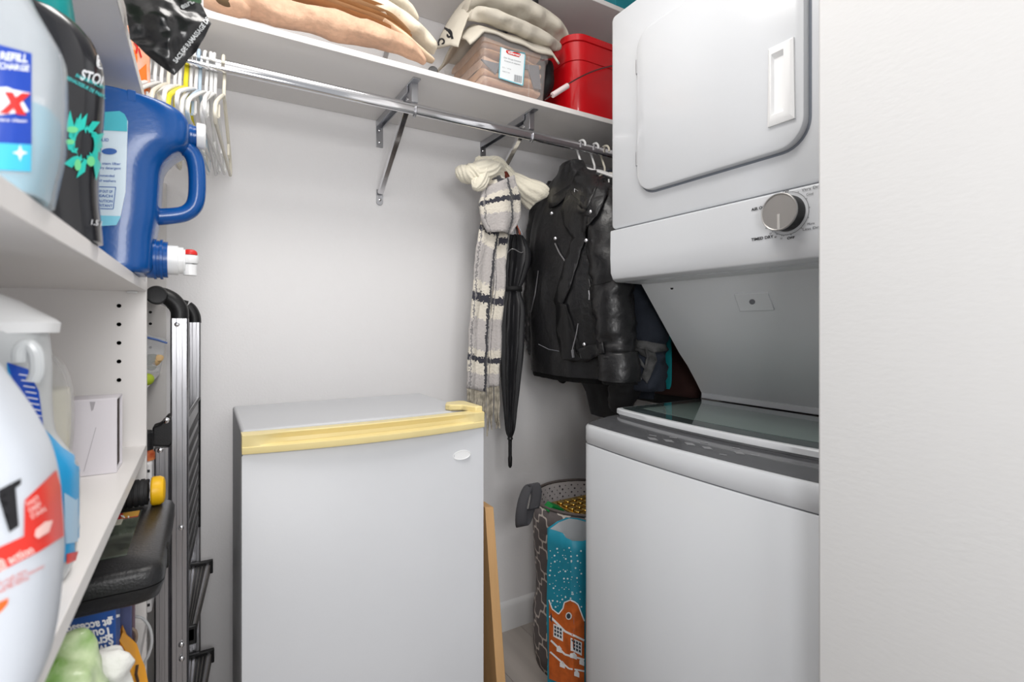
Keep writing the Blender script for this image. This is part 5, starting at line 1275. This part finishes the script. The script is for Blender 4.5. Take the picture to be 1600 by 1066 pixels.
# blue screwdriver box, upside down print
t = thing('screwdriver_box', (-.16, .80, ZBt), 'blue carton with upside-down white lettering under the tool case', 'box')
sx1 = at(188, 990, Y=.83).x
sb = obj('carton', box(MB(), -.26, sx1, .79, .83, ZBt, cz0-.001), mat('carton_blue', (40, 84, 158), .45), t, bevel=.001)
ts_ = target(sb)
press('lettering', ts_, [tx('Pivoting', 176, 1006, 62, 13, 170, .04), tx('Screwdriver', 176, 993, 92, 13, 170, .04), tx('Tournevis', 174, 980, 74, 13, 170, .04), tx('et accessoires', 174, 967, 98, 12, 170, .04)], WHTP, t, off=.0006)
press('white_edge', ts_, [poly((168, 972-8), (186, 960), (186, 964), (170, 970))], WHTP, t, off=.0008)
t = obj('blue_folder', box(MB(), -.20, at(206, 975, Y=.90).x, .895, .905, ZBt, .783), mat('slate_blue', (84, 92, 132), .5), bevel=.001); tag(t, 'thin slate blue folder standing just behind the blue carton', 'folder')
t = obj('mauve_folder', box(MB(), -.20, at(211, 975, Y=.94).x, .935, .943, ZBt, .780), mat('mauve', (120, 100, 112), .5), bevel=.001); tag(t, 'thin mauve folder standing behind the slate blue folder', 'folder')
# cloths in front
def lump(name, pieces, m, label, cat, vox=.005, origin=None):
    mb = MB()
    for px, py, Yv_, r_, s in pieces: ico(mb, at(px, py, Y=Yv_), r_, 4, s, disp=.011, fr=62, seed=px)
    o = obj(name, mb, m, remesh=vox); tag(o, label, cat); return o
GC = mat('green_print_cloth', (92, 146, 24), .4, var=.8, vscale=24, bump=1, bscale=55, var2=(206, 222, 180), coat=.3)
lump('green_white_pouch', [(116, 1008, .66, .016, (1.1, .9, 1.1)), (104, 1034, .66, .022, (1.1, .9, 1.3)), (92, 1056, .65, .026, (1.2, .9, 1.1)), (78, 1090, .64, .034, (1.2, .9, 1.2)), (85, 1130, .65, .045, (1, 1, 1.2))], GC, 'glossy green and white crumpled pouch at the bottom left under the shelf', 'pouch')
lump('white_cloth', [(171, 1030, .72, .012, (1.3, .8, 1.0)), (156, 1046, .70, .020, (1.3, .8, .9)), (136, 1062, .70, .024, (1.4, .8, 1)), (150, 1092, .71, .030, (1.2, .8, 1)), (130, 1150, .71, .04, (1.1, .9, 1.2))], mat('white_terry', (226, 226, 222), .95, bump=1, bscale=120), 'white towelling cloth in front of the blue carton, at the bottom left', 'cloth')
OR = mat('orange_nylon', (238, 164, 44), .5, bump=.5, bscale=30, var=.15, vscale=12)
t = thing('orange_bag', tuple(at(205, 1100, Y=.86)), 'orange yellow nylon bag hanging beside the blue carton, at the bottom left', 'bag')
A_ = [(183, 992), (180, 1030), (176, 1066), (172, 1120), (170, 1180)]; B_ = [(192, 988), (214, 1008), (226, 1040), (233, 1075), (240, 1180)]
def fo(s_):
    def f(u, v):
        k = v*4; i = min(int(k), 3); k -= i; ax = A_[i][0]*(1-k)+A_[i+1][0]*k; ay = A_[i][1]*(1-k)+A_[i+1][1]*k; bx = B_[i][0]*(1-k)+B_[i+1][0]*k; by = B_[i][1]*(1-k)+B_[i+1][1]*k
        p = at(ax*(1-u)+bx*u, ay*(1-u)+by*u, Y=.84); return p+Vector((0, s_*.018*sin(pi*u)+.006*sin(14*u+3*v)*sin(pi*u)+.006*nz(p, 30, 1), 0))
    return f
mb = MB(); grid(mb, fo(-1), 24, 24); o1 = obj('front_panel', mb, OR, t, angle=80); mb = MB(); grid(mb, fo(1), 24, 24); obj('rear_panel', mb, OR, t, angle=80)
stroke('drawcord', target(o1), [(212, 1040), (210, 1054), (213, 1066)], .0016, mat('cord_dark', (70, 52, 40), .8), t, off=.002)
CABM = mat('cable_grey', (186, 188, 190), .5)
P = spline([at(x, y, Y=1.0) for x, y in ((206, 964), (222, 966), (234, 982), (237, 1004), (232, 1024), (226, 1036), (222, 1060))], 6)
t = obj('cable', tube(MB(), P, .0022, 8), CABM); tag(t, 'thin pale grey cable looping beside the ladder leg at the bottom left', 'cable')
P = spline([at(x, y, Y=.93) for x, y in ((204, 982), (211, 986), (213, 996), (210, 1006), (206, 1010))], 6)
t = obj('cable', tube(MB(), P, .0022, 8), mat('cable_tan', (150, 130, 116), .5)); tag(t, 'short tan cable loop right beside the orange bag', 'cable')

for o in bpy.data.objects:
    if o.name.split('.')[0] in ('window_print', 'icon_strip', 'dial_lettering', 'dial_marks', 'snow_print', 'snow_ledge_print'): o['kind'] = 'stuff'
